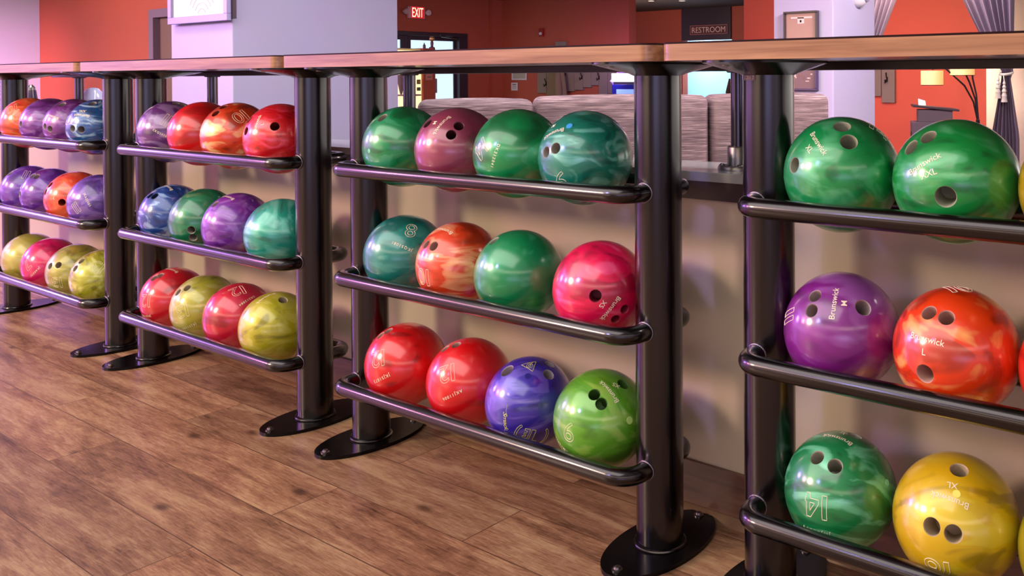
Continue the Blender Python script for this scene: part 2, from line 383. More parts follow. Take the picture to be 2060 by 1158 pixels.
def flat_text(name, s, material, parent, origin, xdir, updir, width=None, height=None, depth=0.001, outline=False):
    vs, fs, w, h = text_mesh(s, outline, 1.0, depth if not outline else 0.02)
    k = (width / w) if width else (height / h); ky = (height / h) if height else k
    X = Vector(xdir).normalized(); U = Vector(updir).normalized(); N = X.cross(U)
    out = [Vector(origin) + X * x * k + U * y * ky + N * (z if not outline else z * k) for x, y, z in vs]
    return link(name, bm_from(out, fs), material, parent)
def on_sphere(vs, R, n, t):
    n = Vector(n).normalized(); t = Vector(t); t = (t - n * t.dot(n)).normalized(); b = n.cross(t); out = []
    for x, y, z in vs:
        dd = math.hypot(x, y)
        if dd < 1e-9: out.append(n * (R + z)); continue
        dr = (t * x + b * y) / dd; a = dd / R
        out.append((n * math.cos(a) + dr * math.sin(a)) * (R + z))
    return out
# ------------------------------------------------------------ the setting
def struct(name, bm, m, label=None, parent=None, smooth=False):
    o = link(name, bm, m, parent, smooth)
    if not parent: tag(o, label, kind='structure')
    return o
struct('floor', boxm((-14, -9, -0.05), (3, 0.20, 0)), M_floor)
struct('floor_concourse', boxm((-14, 0.20, -0.40), (3, 15, -0.35)), M_carpet)
struct('wall_low', boxm((-9.0, 0.18, -0.35), (1.4, 0.385, 0.766)), M_lowwall)
struct('baseboard_low', boxm((-9.0, 0.172, 0.0), (1.4, 0.18, 0.116), 0.002), M_base)
struct('trim_1', prism(bmesh.new(), [(0.150, 0.0), (0.172, 0.0), (0.172, 0.017), (0.168, 0.017)], -9.0, 1.4, xf=Matrix(((0, 0, 1, 0), (1, 0, 0, 0), (0, 1, 0, 0), (0, 0, 0, 1)))), M_strip)
struct('trim_2', boxm((-9.0, 0.172, 0.724), (1.4, 0.18, 0.766)), M_apron)
struct('trim_3', boxm((-9.0, 0.168, 0.766), (1.4, 0.392, 0.788), 0.0015), M_ledge)
struct('ceiling', boxm((-14, 0.6, 2.17), (0.2, 15, 2.25)), M_ceil)
struct('wall_end', boxm((-13.05, -1.0, -0.35), (-12.87, 3.1, 2.17)), M_lav)
bm = boxm((-12.87, 2.95, -0.35), (-10.03, 3.10, 2.17)); box(bm, (-10.03, 2.95, 1.722), (-8.9, 3.10, 2.17)); box(bm, (-8.95, 2.95, -0.35), (-8.3, 3.10, 1.722))
struct('wall_left', bm, M_red)
fr = bmesh.new(); box(fr, (-10.03, 2.93, -0.35), (-9.93, 3.12, 1.722)); box(fr, (-9.05, 2.93, -0.35), (-8.95, 3.12, 1.722)); box(fr, (-9.93, 2.93, 1.637), (-9.05, 3.12, 1.722))
dr = struct('door_1', fr, M_greyframe)
dl = link('door_leaf', boxm((-9.93, 3.0, -0.35), (-9.05, 3.04, 1.637)), M_browndoor, dr)
link('door_handle', tube(bmesh.new(), [(-9.14, 2.99, 0.65), (-9.14, 2.95, 0.65), (-9.26, 2.95, 0.65)], 0.012, 10), M_steel, dr)
struct('wall_column_left', boxm((-5.89, 1.2, -0.35), (-5.173, 2.335, 2.17), 0.006), M_lav)
struct('wall_column_right', boxm((-2.615, 2.9, -0.35), (-2.251, 3.428, 2.17), 0.006), M_lav)
# wall with the glazed exit doors
bm = boxm((-10.65, 3.1, 1.647), (-10.5, 7.575, 2.17)); box(bm, (-10.65, 7.575, -0.35), (-10.5, 8.2, 2.17)); box(bm, (-10.65, 3.1, -0.35), (-10.5, 5.2, 1.647))
box(bm, (-10.52, 8.008, -0.35), (-10.42, 8.208, 2.17))
struct('wall_exit', bm, M_red)
struct('wall_back', boxm((-10.65, 8.208, -0.35), (-7.959, 8.36, 2.17)), M_red)
bm = boxm((-11.2, 11.5, -0.35), (-9.443, 11.65, 2.17)); box(bm, (-8.431, 11.5, -0.35), (-5.0, 11.65, 2.17)); box(bm, (-9.443, 11.52, 1.625), (-8.431, 11.65, 2.17))
struct('wall_far', bm, M_red)
struct('trim_4', boxm((-9.443, 11.47, 1.625), (-8.431, 11.52, 2.17)), M_dkframe)
M_rest = paint('pale_blue_wall_paint', (176, 214, 238), 0.5)
bm = boxm((-10.2, 13.2, -0.35), (-7.4, 13.3, 2.1)); box(bm, (-9.62, 11.65, -0.35), (-9.443, 13.2, 2.1)); box(bm, (-7.7, 11.65, -0.35), (-7.55, 13.2, 2.1))
struct('wall_restroom', bm, M_rest)
struct('ceiling_restroom', boxm((-9.62, 11.65, 2.1), (-7.55, 13.3, 2.16)), M_white)
lamp('restroom_light', (-8.7, 12.4, 2.05), (-8.8, 12.9, 0), 110, (0.78, 0.92, 1.0), 1.2, 0.9)
struct('wall_right', boxm((-6.0, 8.0, -0.35), (-2.6, 8.12, 2.17)), M_orange)
struct('wall_cream', boxm((-2.601, 6.5, -0.35), (0.6, 6.6, 2.17)), M_cream)

# exit door pair
fr = bmesh.new()
for a, b in (((-10.66, 5.2, 1.592), (-10.47, 7.575, 1.647)), ((-10.66, 7.417, -0.35), (-10.47, 7.575, 1.592)), ((-10.66, 5.2, -0.35), (-10.47, 5.32, 1.592))): box(fr, a, b, 0.004)
dr = struct('door_2', fr, M_dkframe)
M_pane = mat('daylit_frosted_pane', (210, 232, 245), 0.2, emit=(196, 226, 246), estr=1.1)
for y0, y1, n_ in ((5.32, 6.55, 0), (6.57, 7.417, 1)):
    st = bmesh.new(); a, b = (y0 + .05, y1 - .09) if n_ == 0 else (y0 + .055, y1 - .035)
    box(st, (-10.6, y0, -0.35), (-10.55, a, 1.592)); box(st, (-10.6, b, -0.35), (-10.55, y1, 1.592)); box(st, (-10.6, a, 1.533), (-10.55, b, 1.592)); box(st, (-10.6, a, -0.35), (-10.55, b, -0.1)); box(st, (-10.6, a, 0.62), (-10.55, b, 0.655))
    lf = link('door_leaf', st, M_dkframe, dr); link('pane', boxm((-10.58, a, -0.1), (-10.57, b, 1.533)), M_pane, lf)
cl = link('door_closer', boxm((-10.55, 7.05, 1.60), (-10.44, 7.32, 1.64), 0.008), M_dkframe, dr); link('closer_arm', tube(bmesh.new(), [(-10.46, 7.08, 1.59), (-10.44, 7.26, 1.572), (-10.47, 7.38, 1.562)], 0.009, 8), M_steel, cl)
link('push_bar', tube(bmesh.new(), [(-10.5, 6.66, 0.6), (-10.46, 6.7, 0.6), (-10.46, 7.3, 0.6), (-10.5, 7.34, 0.6)], 0.014, 10), M_steel, dr)
t = link('notice', boxm((-10.548, 6.949, 0.795), (-10.54, 7.068, 0.997)), mat('grey_notice_paper', (120, 120, 150), 0.6)); tag(t, 'small grey notice stuck on the glass of the exit door', 'notice')

# ------------------------------------------------------------ ball racks
E_, RP = 0.112, 0.019
RZ = [0.7628 - 0.2923 * k for k in range(3)]
HW = 0.50625
def make_rack():
    t = empty('ball_rack', (0, 0, 0))
    for s in (-1, 1):
        x = s * HW
        p = link('post', lathe(bmesh.new(), [(0.0508, 0.008), (0.0508, 1.014)], 64, (x, 0, 0)), M_black, t, True)
        link('weld_bead', tube(bmesh.new(), [(x + .0535 * math.cos(a * math.pi / 20), .0535 * math.sin(a * math.pi / 20), 0.0115) for a in range(40)], 0.0042, 8, closed=True), M_black, p, True)
        ell = [(x + .088 * math.cos(2 * math.pi * k / 72), .168 * math.sin(2 * math.pi * k / 72)) for k in range(72)]
        bp = link('base_plate', prism(bmesh.new(), ell, 0.0, 0.0095, 0.002), M_plate, t, True)
        for sy in (-1, 1):
            link('bolt', lathe(bmesh.new(), [(0.0115, 0.0095), (0.0115, 0.0115), (0.0075, 0.0125), (0.0065, 0.0165), (0.004, 0.018)], 20, (x, sy * 0.1446, 0)), M_bolt, bp, True)
        # flared bracket under the counter
        bm = bmesh.new(); N = 72; rings = []
        for L, W, z in ((0.19, 0.088, 1.0355), (0.19, 0.088, 1.0315), (0.125, 0.074, 1.0215), (0.062, 0.060, 1.0125), (0.053, 0.053, 1.0085)):
            rings.append([bm.verts.new((x + W * math.cos(2 * math.pi * k / N), L * math.sin(2 * math.pi * k / N), z)) for k in range(N)])
        for a, b in zip(rings, rings[1:]):
            for k in range(N): bm.faces.new((a[k], b[k], b[(k + 1) % N], a[(k + 1) % N]))
        bm.faces.new(rings[0]); bm.faces.new(list(reversed(rings[-1])))
        br = link('top_bracket', bm, M_black, t, True, 25)
        for sy in (-1, 1):
            link('bolt', lathe(bmesh.new(), [(0.003, 1.0245), (0.008, 1.0255), (0.009, 1.031)], 16, (x, sy * 0.152, 0)), M_bolt, br, True)
    for z in RZ:
        for s in (-1, 1):
            rb = 0.045; y0 = s * 0.046; y1 = s * E_
            pts = [(-HW, y0, z)]
            pts += arc3((-HW + rb, y1 - s * rb), rb, 180, 270 if s < 0 else 90, 9, lambda a, b: (a, b, z))
            pts += [(-0.25, y1, z), (0, y1, z), (0.25, y1, z)]
            pts += arc3((HW - rb, y1 - s * rb), rb, -90 if s < 0 else 90, 0, 9, lambda a, b: (a, b, z))
            pts += [(HW, y0, z)]
            rl = link('rail', tube(bmesh.new(), pts, RP, 28), M_black, t, True, 60)
            for e in (-1, 1):
                cpts = []
                for k in range(32):
                    a = 2 * math.pi * k / 32; xx = (RP + .001) * math.cos(a)
                    cpts.append((e * HW + xx, s * (math.sqrt(.0508 ** 2 - xx * xx) + .001), z + (RP + .001) * math.sin(a)))
                link('weld_bead', tube(bmesh.new(), cpts, 0.0021, 6, closed=True), M_weld, rl, True)
    return t
def copy_tree(o, parent=None):
    c = o.copy(); COL.objects.link(c); c.parent = parent
    for ch in [q for q in bpy.data.objects if q.parent == o]: copy_tree(ch, c)
    return c
rack0 = make_rack()
RC = [-4.276, -3.000, -1.7165, -0.4305]
RLAB = ['black steel ball rack at the far left, cut by the picture edge',
        'black steel ball rack with red and yellow balls on its lowest rails',
        'black steel ball rack in the middle holding the indigo ball on its lowest rails',
        'nearest black steel ball rack at the right edge with two large green balls on top']
for i, x in enumerate(RC):
    r = rack0 if i == 0 else copy_tree(rack0)
    r.location = (x, 0, 0); tag(r, RLAB[i], 'ball rack', 'ball racks standing in a row')
    if i == 3: near_rack = r
# stick-on date label on the nearest rack
lb = link('date_label', bm_from([(-HW + 0.0513 * math.sin(math.radians(a)), -0.0513 * math.cos(math.radians(a)), z) for a in range(-42, 3, 4) for z in (0.998, 1.0095)], [(2 * k, 2 * k + 2, 2 * k + 3, 2 * k + 1) for k in range(11)]), mat('worn_clear_label', (120, 96, 110), 0.4), near_rack, True)
tag(lb, 'small worn date label'); 
vs, fs, w, h = text_mesh('5 2017', False, 1.0, 0.0)
k_ = 0.0072 / h; ang0 = math.radians(-17)
link('date_print', bm_from([(-HW + 0.0517 * math.sin(ang0 + x * k_ / .0508), -0.0517 * math.cos(ang0 + x * k_ / .0508), 1.0038 + y * k_) for x, y, z in vs], fs), M_print, lb)

# counters on top of the racks
for i, x in enumerate(RC):
    bm = prism(bmesh.new(), rrect(-0.6345, 0.6345, -0.19, 0.34, 0.03, 10), 1.036, 1.067, 0.0012)
    for f in bm.faces:
        f.material_index = 1 if f.normal.z < -0.9 else 0
    bm.normal_update()
    for f in bm.faces: f.material_index = 1 if f.normal.z < -0.9 else 0
    c = link('counter_top', bm, [M_edge, M_under], None, True, 30); c.location = (x, 0, 0)
    link('top_laminate', prism(bmesh.new(), rrect(-0.6345, 0.6345, -0.19, 0.34, 0.03, 10), 1.067, 1.0705, 0.0008), M_lam, c, True, 30)
    link('support_bar', boxm((-0.6345, 0.19, 1.0185), (0.6345, 0.31, 1.036), 0.001), M_apron, c)
    tag(c, ['wood-edged counter top on the far left ball rack, running out of the picture', 'wood-edged counter top in front of the lavender column at left',
            'wood-edged counter top on the middle ball rack, lit pink and violet', 'wood-edged counter top on the nearest ball rack at the right, tan brown'][i], 'counter top', 'counter tops on the ball racks')
# slim posts on the ledge that carry the back of the counters
SPX = [-4.797, -3.585, -2.385, -1.173]
def make_support():
    t = empty('support_post', (0, 0, 0.788))
    link('tube', lathe(bmesh.new(), [(0.019, 0.004), (0.019, 0.2305)], 32), M_chrome, t, True)
    link('sleeve', lathe(bmesh.new(), [(0.0275, 0.010), (0.0275, 0.052), (0.0255, 0.055), (0.0195, 0.055)], 32), M_steel, t, True)
    f = link('flange', lathe(bmesh.new(), [(0.050, 0.0), (0.050, 0.006), (0.047, 0.011), (0.0275, 0.011)], 40), M_steel, t, True)
    for a in (35, 125, 215, 305):
        link('screw', lathe(bmesh.new(), [(0.0065, 0.0105), (0.0065, 0.013), (0.004, 0.0145)], 12, (0.039 * math.cos(math.radians(a)), 0.039 * math.sin(math.radians(a)), 0)), M_bolt, f, True)
    link('top_flange', lathe(bmesh.new(), [(0.026, 0.2265), (0.030, 0.2305)], 32), M_apron, t, True)
    return t
s0 = make_support()
for i, x in enumerate(SPX):
    s = s0 if i == 0 else copy_tree(s0); s.location = (x, 0.264, 0.788)
    tag(s, ['slim dark chrome post on the ledge at the far left, beside a clear jar', 'slim dark chrome post seen before the pink face of the lavender column', 'slim dark chrome post behind the leftmost green ball of the middle rack', 'slim dark chrome post with steel flange on the ledge, left of the nearest rack'][i], 'post', 'slim posts between ledge and counters')

# ------------------------------------------------------------ bowling balls
BALLS = [
  ((1,0,0),-4.6182,0.8225,0.1079,[('#10',0.3494,-0.7296,0.5879,-0.591,-0.6585,-0.466,0.0616),('$BCQ52061',0.5665,-0.7342,0.3742,-0.235,-0.5791,-0.7806,0.0499)]),
  ((1,0,1),-4.4017,0.8225,0.1079,[('h',0.0269,-0.9986,0.0461,0.0115)]),
  ((1,0,2),-4.1604,0.8225,0.1079,[('h',0.0474,-0.9987,0.0175,0.0115),('h',0.3384,-0.9383,-0.071,0.0115),('h',0.2865,-0.5086,0.812,0.0125),('logo',0.3343,-0.8641,0.3762,-0.937,-0.262,0.2309,0.0485)]),
  ((1,0,3),-3.9419,0.8225,0.1079,[('h',0.2986,-0.9543,0.0081,0.0115),('h',0.6014,-0.7983,-0.0324,0.0125),('h',0.3661,-0.3298,0.8702,0.0125),('logo',0.4701,-0.7503,0.4647,-0.8652,-0.4958,0.0746,0.061),('XXL',0.4126,-0.6806,0.6054,-0.8559,-0.5171,0.0021,0.0221)]),
  ((1,1,0),-4.6229,0.5302,0.1079,[('h',-0.0091,-0.6729,0.7397,0.0115),('#11',0.6223,-0.3283,0.7106,-0.5981,-0.785,0.1612,0.0333)]),
  ((1,1,1),-4.4064,0.5302,0.1079,[('h',0.0827,-0.621,0.7795,0.0115),('h',0.3258,-0.5735,0.7517,0.0115),('h',-0.1053,-0.9906,0.0876,0.0115)]),
  ((1,1,2),-4.1591,0.5302,0.1079,[('h',0.7019,-0.7121,-0.0186,0.0125),('h',-0.0378,-0.8116,0.583,0.0115),('h',-0.1287,-0.9355,0.3291,0.0115),('L',0.4671,-0.8709,0.1527,0.843,0.3866,-0.374,0.0049)]),
  ((1,1,3),-3.9437,0.5302,0.1079,[('#11',0.4145,-0.9084,-0.0556,0.7576,0.3105,0.5742,0.0512),('$JKA22083',0.6998,-0.6787,0.2227,0.4541,0.182,-0.8722,0.056)]),
  ((1,2,0),-4.6231,0.2379,0.1079,[]),
  ((1,2,1),-4.4066,0.2379,0.1079,[('#7',0.3503,-0.9251,0.1466,-0.6229,-0.347,-0.7011,0.0414),('$JKA03131',0.6201,-0.7769,-0.1091,-0.6116,-0.3916,-0.6874,0.053)]),
  ((1,2,2),-4.1546,0.2379,0.1079,[('h',0.1297,-0.9241,0.3595,0.0115),('h',0.471,-0.7804,0.4113,0.0115),('#13',0.4874,-0.8466,-0.2138,-0.8643,-0.5026,0.02,0.0506)]),
  ((1,2,3),-3.9303,0.2379,0.1079,[('h',0.0529,-0.8644,0.5001,0.0115),('h',0.0835,-0.6729,0.735,0.0115),('#13',0.7273,-0.3988,0.5586,-0.6601,-0.6294,0.4101,0.0346)]),
  ((2,0,0),-3.3566,0.8225,0.1079,[('#11',0.754,-0.5033,0.4221,0.6566,0.5967,-0.4613,0.0525),('$CKQ20283',0.7243,-0.6894,0.0005,0.6003,0.6303,-0.4924,0.0601),('h',0.3559,-0.0038,0.9345,0.0115),('h',0.4281,0.15,0.8912,0.0115)]),
  ((2,0,1),-3.1385,0.8225,0.1079,[]),
  ((2,0,2),-2.9219,0.8225,0.1079,[('#10',0.7379,-0.2888,0.61,-0.0107,-0.9087,-0.4173,0.0677),('h',0.1079,-0.6957,0.7102,0.0125),('h',0.0981,-0.4471,0.8891,0.0115)]),
  ((2,0,3),-2.6653,0.8225,0.1079,[('h',0.7001,-0.5903,0.4017,0.0125),('h',-0.1449,-0.9542,0.2619,0.0115),('h',-0.277,-0.7697,0.5752,0.0115),('logo',0.2252,-0.8534,0.4701,-0.1922,0.4341,0.8801,0.0628),('L',0.4056,-0.7887,0.462,-0.292,0.3671,0.8832,0.0081)]),
  ((2,1,0),-3.3528,0.5302,0.1079,[('h',0.2186,-0.6648,0.7143,0.0115),('h',-0.0239,-0.6944,0.7192,0.0115),('logo',0.1652,-0.236,0.9576,-0.9827,0.0431,0.1801,0.052)]),
  ((2,1,1),-3.1364,0.5302,0.1079,[('h',0.6671,-0.7324,-0.1363,0.0115),('h',0.6411,-0.6698,-0.3747,0.0115),('ring',0.0799,-0.3596,0.9297,0.8676,0.4844,0.1128,0.0306)]),
  ((2,1,2),-2.9201,0.5302,0.1079,[('h',-0.0523,-0.6653,0.7448,0.0115),('logo',0.0846,-0.3633,0.9278,-0.9962,-0.0489,0.0717,0.0256)]),
  ((2,1,3),-2.6656,0.5302,0.1079,[]),
  ((2,2,0),-3.3512,0.2379,0.1079,[('#12',0.1812,-0.9743,0.134,-0.976,-0.1949,-0.0969,0.0487),('$JKJ31056',0.1029,-0.9274,-0.3596,-0.9915,-0.0667,-0.1119,0.0665),('h',0.0162,-0.6203,0.7842,0.0115),('h',0.1438,-0.5006,0.8537,0.0115),('logo',0.1378,-0.1512,0.9789,-0.9758,-0.19,0.108,0.0362)]),
  ((2,2,1),-3.1351,0.2379,0.1079,[('h',-0.086,-0.7908,0.606,0.0115),('h',0.1733,-0.6351,0.7527,0.0115),('#13',0.4034,-0.9072,0.1191,-0.85,-0.4197,-0.3183,0.052),('$JKJ31188',0.5301,-0.7698,-0.3555,-0.8345,-0.3993,-0.3798,0.0559)]),
  ((2,2,2),-2.9183,0.2379,0.1079,[('#12',0.3907,-0.2594,0.8832,-0.2041,-0.96,-0.1917,0.0596),('$GKS12084',0.7611,-0.1588,0.6289,0.0675,-0.9449,-0.3203,0.0569),('h',-0.3344,-0.4685,0.8178,0.0115)]),
  ((2,2,3),-2.7026,0.2379,0.1079,[('h',0.4957,-0.0696,0.8657,0.0125),('logo',0.0763,-0.3516,0.9331,-0.0765,-0.9351,-0.3461,0.0412)]),
  ((3,0,0),-2.0691,0.8225,0.1079,[('h',0.0293,-0.6585,0.752,0.0125),('p',-0.0272,-0.9988,-0.0417,0.006,'a')]),
  ((3,0,1),-1.8522,0.8225,0.1079,[('h',-0.1984,-0.7261,0.6584,0.0125),('h',0.6195,-0.4955,0.6089,0.0115),('h',0.5861,-0.6943,0.4176,0.0115),('logo',0.2775,-0.7208,0.6351,-0.1803,-0.6884,-0.7026,0.0633),('M',0.0706,-0.7336,0.6759,0.1336,-0.6646,-0.7352,0.0101)]),
  ((3,0,2),-1.634,0.8225,0.1079,[('#14',-0.1452,-0.9759,0.1629,-0.6755,-0.0225,-0.737,0.0588),('$DK212041',0.2772,-0.96,0.0391,-0.2983,-0.1247,-0.9463,0.0548)]),
  ((3,0,3),-1.4171,0.8225,0.1079,[('h',-0.2316,-0.956,0.1802,0.0115),('h',0.0425,-0.9616,0.271,0.0115),('h',-0.4192,-0.4011,0.8145,0.0125),('p',0.167,-0.6803,0.7136,0.0075,'b'),('logo',-0.1867,-0.8107,0.5549,-0.9208,-0.0524,-0.3865,0.0557),('M',-0.2995,-0.6506,0.6979,-0.9528,0.1662,-0.254,0.0131),('#9',0.1552,-0.9132,-0.3769,-0.985,-0.1721,0.0114,0.0193)]),
  ((3,1,0),-2.0686,0.5302,0.1079,[('#8',0.6264,-0.2943,0.7218,-0.6361,-0.7282,0.2552,0.0181),('$JKQ51081',0.6949,-0.6041,0.39,-0.7187,-0.5665,0.4031,0.0561)]),
  ((3,1,1),-1.8511,0.5302,0.1079,[('h',-0.2195,-0.7872,0.5763,0.011),('h',0.0822,-0.8178,0.5696,0.0115),('logo',0.0234,-0.4684,0.8832,-0.9945,0.0795,0.0686,0.0517),('#10',-0.0846,-0.987,-0.1367,-0.9962,0.0813,0.0299,0.0456)]),
  ((3,1,2),-1.6336,0.5302,0.1079,[('h',-0.2668,-0.5138,0.8154,0.0125)]),
  ((3,1,3),-1.3748,0.5302,0.1079,[('h',0.5723,-0.8159,0.0827,0.0125),('logo',0.7779,-0.597,-0.1961,-0.4947,-0.3894,-0.7769,0.0635),('XS',0.6848,-0.7241,-0.0815,-0.4688,-0.3521,-0.8101,0.0142),('h',0.9172,-0.3262,-0.2287,0.009),('h',0.7848,-0.4556,-0.4201,0.009)]),
  ((3,2,0),-2.0674,0.2379,0.1079,[('#12',0.1071,-0.9249,0.3647,-0.8998,-0.2462,-0.3603,0.0493),('$JKJ51073',0.2942,-0.9541,-0.0565,-0.8624,-0.2395,-0.4459,0.0572),('h',-0.1361,-0.4234,0.8956,0.011),('h',-0.2903,-0.5436,0.7875,0.011)]),
  ((3,2,1),-1.8139,0.2379,0.1079,[('#12',0.2108,-0.8683,0.449,-0.8651,-0.3796,-0.3279,0.0511),('$AKJ11006',0.433,-0.9012,0.0203,-0.8008,-0.3949,-0.4504,0.0574),('h',-0.0645,-0.345,0.9364,0.011),('h',-0.3241,-0.459,0.8272,0.011)]),
  ((3,2,2),-1.6029,0.2302,0.1045,[('h',-0.1503,-0.543,0.8261,0.0155),('h',0.4203,0.2461,0.8734,0.0115),('h',0.6569,-0.0341,0.7532,0.0125),('p',0.4235,-0.4539,0.7839,0.0075,'c'),('tri',0.2663,-0.2108,0.9406,0.9639,0.0669,-0.2579,0.0397),('script',0.2385,-0.9673,-0.0863,-0.0211,0.0837,-0.9963,0.072),('te',0.6515,-0.5869,-0.4808,0.5276,0.8059,-0.2687,0.0684)]),
  ((3,2,3),-1.3753,0.2379,0.1079,[('h',0.3326,-0.5919,0.7342,0.012),('h',0.5329,-0.6054,0.5912,0.012),('h',0.5683,0.0412,0.8218,0.0125),('logo',0.5128,-0.3528,0.7826,-0.8295,0.031,0.5576,0.062),('XS',0.5351,-0.1484,0.8317,-0.7767,-0.4737,0.4152,0.0133),('p',0.9469,-0.2236,0.2312,0.008,'a'),('#9',0.0045,-0.9997,0.0258,-0.9949,-0.0018,0.1009,0.0248),('$GKM12071',-0.2755,-0.8892,-0.3652,-0.8872,0.0889,0.4528,0.0467)]),
  ((4,0,0),-0.7792,0.8225,0.1079,[('h',-0.4617,-0.8633,0.2039,0.0135),('h',0.446,-0.6447,0.6208,0.0145),('h',0.2326,-0.4543,0.8599,0.0145),('logo',-0.0388,-0.798,0.6014,0.6804,-0.4619,-0.5689,0.0666),('XL',-0.1686,-0.8551,0.4903,0.7166,-0.4479,-0.5347,0.0146),('#14',0.6201,0.1826,0.763,0.6633,0.3974,-0.6342,0.0534)]),
  ((4,0,1),-0.5624,0.8225,0.1079,[('h',0.1815,-0.9747,-0.1307,0.0165),('h',-0.2204,-0.6282,0.7462,0.0135),('h',-0.4948,-0.6534,0.5729,0.0135),('logo',-0.181,-0.9166,0.3566,0.8426,0.0425,0.5368,0.0647),('XXL',-0.085,-0.975,0.2052,0.9162,0.0044,0.4006,0.0197)]),
  ((4,0,2),-0.3459,0.8225,0.1079,[]),
  ((4,1,0),-0.7807,0.5302,0.1079,[('h',-0.1586,-0.6816,0.7143,0.0115),('h',-0.1343,-0.8528,0.5046,0.0115),('h',0.6384,-0.4947,0.5897,0.0135),('logo',0.2114,-0.7191,0.662,-0.1636,0.6417,0.7493,0.0629),('M',0.3707,-0.6591,0.6544,-0.2847,0.59,0.7555,0.0082),('#11',-0.6717,-0.6806,0.2925,0.1796,-0.5327,-0.827,0.0363)]),
  ((4,1,1),-0.5629,0.5302,0.1079,[('h',-0.1973,-0.6679,0.7177,0.0125),('h',0.098,-0.7136,0.6937,0.0125),('h',-0.148,-0.9765,-0.1564,0.0145),('logo',-0.1398,-0.9185,0.3698,0.9847,-0.1682,-0.0453,0.0651),('L',-0.1613,-0.9708,0.1773,0.9868,-0.1609,0.0165,0.0065),('#10',0.0293,0.0486,0.9984,0.7077,0.7044,-0.055,0.054)]),
  ((4,1,2),-0.3464,0.5302,0.1079,[]),
  ((4,2,0),-0.7847,0.2302,0.1045,[('h',-0.1344,-0.6302,0.7647,0.0125),('h',0.2318,-0.6644,0.7105,0.0125),('h',0.1918,0.1984,0.9611,0.0125),('logo',0.0097,-0.1515,0.9884,-0.9961,0.0852,0.0228,0.0687),('XL',0.0089,0.0849,0.9964,-0.9173,0.3973,-0.0256,0.0186),('#14',0.0234,-0.9967,0.0775,-0.9994,-0.0252,-0.0226,0.0488),('$JKJ25099',0.0008,-0.9249,-0.3803,-0.9999,-0.0054,0.0113,0.0536),('p',0.9212,-0.0556,0.385,0.0055,'a')]),
  ((4,2,1),-0.5642,0.2379,0.1079,[('h',0.1634,-0.3172,0.9342,0.014),('h',-0.0353,-0.972,0.2322,0.0135),('h',0.2897,-0.9361,0.1994,0.0135),('logo',0.1633,-0.7609,0.628,-0.9859,-0.1023,0.1325,0.0648),('XL',0.155,-0.6022,0.7831,-0.9738,-0.2267,0.0184,0.0129),('p',0.2473,-0.668,0.7019,0.0065,'a'),('#16',0.0264,-0.895,-0.4454,-0.9996,-0.0263,-0.0064,0.0451)]),
  ((4,2,2),-0.3477,0.2379,0.1079,[]),
]

# body colour, pearl colour, swirl amount, scale, pearl share
BC = {
 (1,0,0): ('#e0502a', '#f09a60', .7, 6, .5), (1,0,1): ('#6a2a86', '#a678c4', .8, 8, .35), (1,0,2): ('#6c2a80', '#a878c0', .8, 8, .35), (1,0,3): ('#1c4f90', '#a4c4de', 1.0, 8, .55),
 (1,1,0): ('#5c2a9a', '#8e64c8', .5, 7, .3), (1,1,1): ('#5a2290', '#9068c0', .7, 8, .3), (1,1,2): ('#e04424', '#f08858', .7, 6, .4), (1,1,3): ('#66409e', '#a88ad0', .7, 7, .4),
 (1,2,0): ('#a69c3c', '#ccc478', .5, 6, .3), (1,2,1): ('#cc0c58', '#e0508c', .4, 6, .2), (1,2,2): ('#9e963a', '#c8c07a', .5, 7, .4), (1,2,3): ('#a4a424', '#d0d070', .9, 7, .4),
 (2,0,0): ('#5a2870', '#a890c0', .8, 6, .45), (2,0,1): ('#d80a0e', '#e42430', .3, 5, .15), (2,0,2): ('#d03c10', '#ecc080', 1.0, 5, .6), (2,0,3): ('#d40c1c', '#f04060', 1.0, 9, .4),
 (2,1,0): ('#16408c', '#8cacd8', 1.0, 7, .6), (2,1,1): ('#046a44', '#2a9e70', .8, 5, .3), (2,1,2): ('#70289a', '#a070c8', .7, 8, .5), (2,1,3): ('#10907c', '#6ac8b4', .9, 4, .5),
 (2,2,0): ('#c4081c', '#d83848', .4, 5, .2), (2,2,1): ('#a4a030', '#ccc880', .5, 7, .4), (2,2,2): ('#c40a2c', '#d8406a', .4, 5, .25), (2,2,3): ('#b0a818', '#d4cc60', .7, 6, .4),
 (3,0,0): ('#04864c', '#4cb088', .8, 6, .5), (3,0,1): ('#8c3450', '#a05878', .3, 5, .2), (3,0,2): ('#048c4a', '#50b480', .9, 4, .45), (3,0,3): ('#0c7860', '#64b09c', 1.0, 6, .55),
 (3,1,0): ('#127a70', '#4ca89e', .8, 4.5, .45), (3,1,1): ('#d43c14', '#f0a070', 1.0, 6, .6), (3,1,2): ('#06834a', '#4cb888', .6, 4, .4), (3,1,3): ('#e00048', '#ec4878', .9, 6, .3),
 (3,2,0): ('#d4040c', '#de2830', .7, 5, .25), (3,2,1): ('#d80410', '#e43844', .5, 4, .25), (3,2,2): ('#3420a0', '#7a68d0', .8, 5, .5), (3,2,3): ('#5aa020', '#a0c858', .8, 4, .5),
 (4,0,0): ('#048c44', '#50b078', 1.0, 4.5, .5), (4,0,1): ('#048e3c', '#4cb070', 1.0, 4.5, .45), (4,0,2): ('#b89a10', '#d8c050', .5, 5, .3),
 (4,1,0): ('#7a187c', '#a868b4', .6, 4, .5), (4,1,1): ('#e63a04', '#f6a458', 1.1, 3.6, .5), (4,1,2): ('#d42018', '#e85040', .5, 5, .3),
 (4,2,0): ('#087e40', '#6cc898', 1.1, 4.2, .6), (4,2,1): ('#cfae08', '#dcd238', .6, 5, .35), (4,2,2): ('#a0981c', '#c4bc50', .5, 5, .3)}
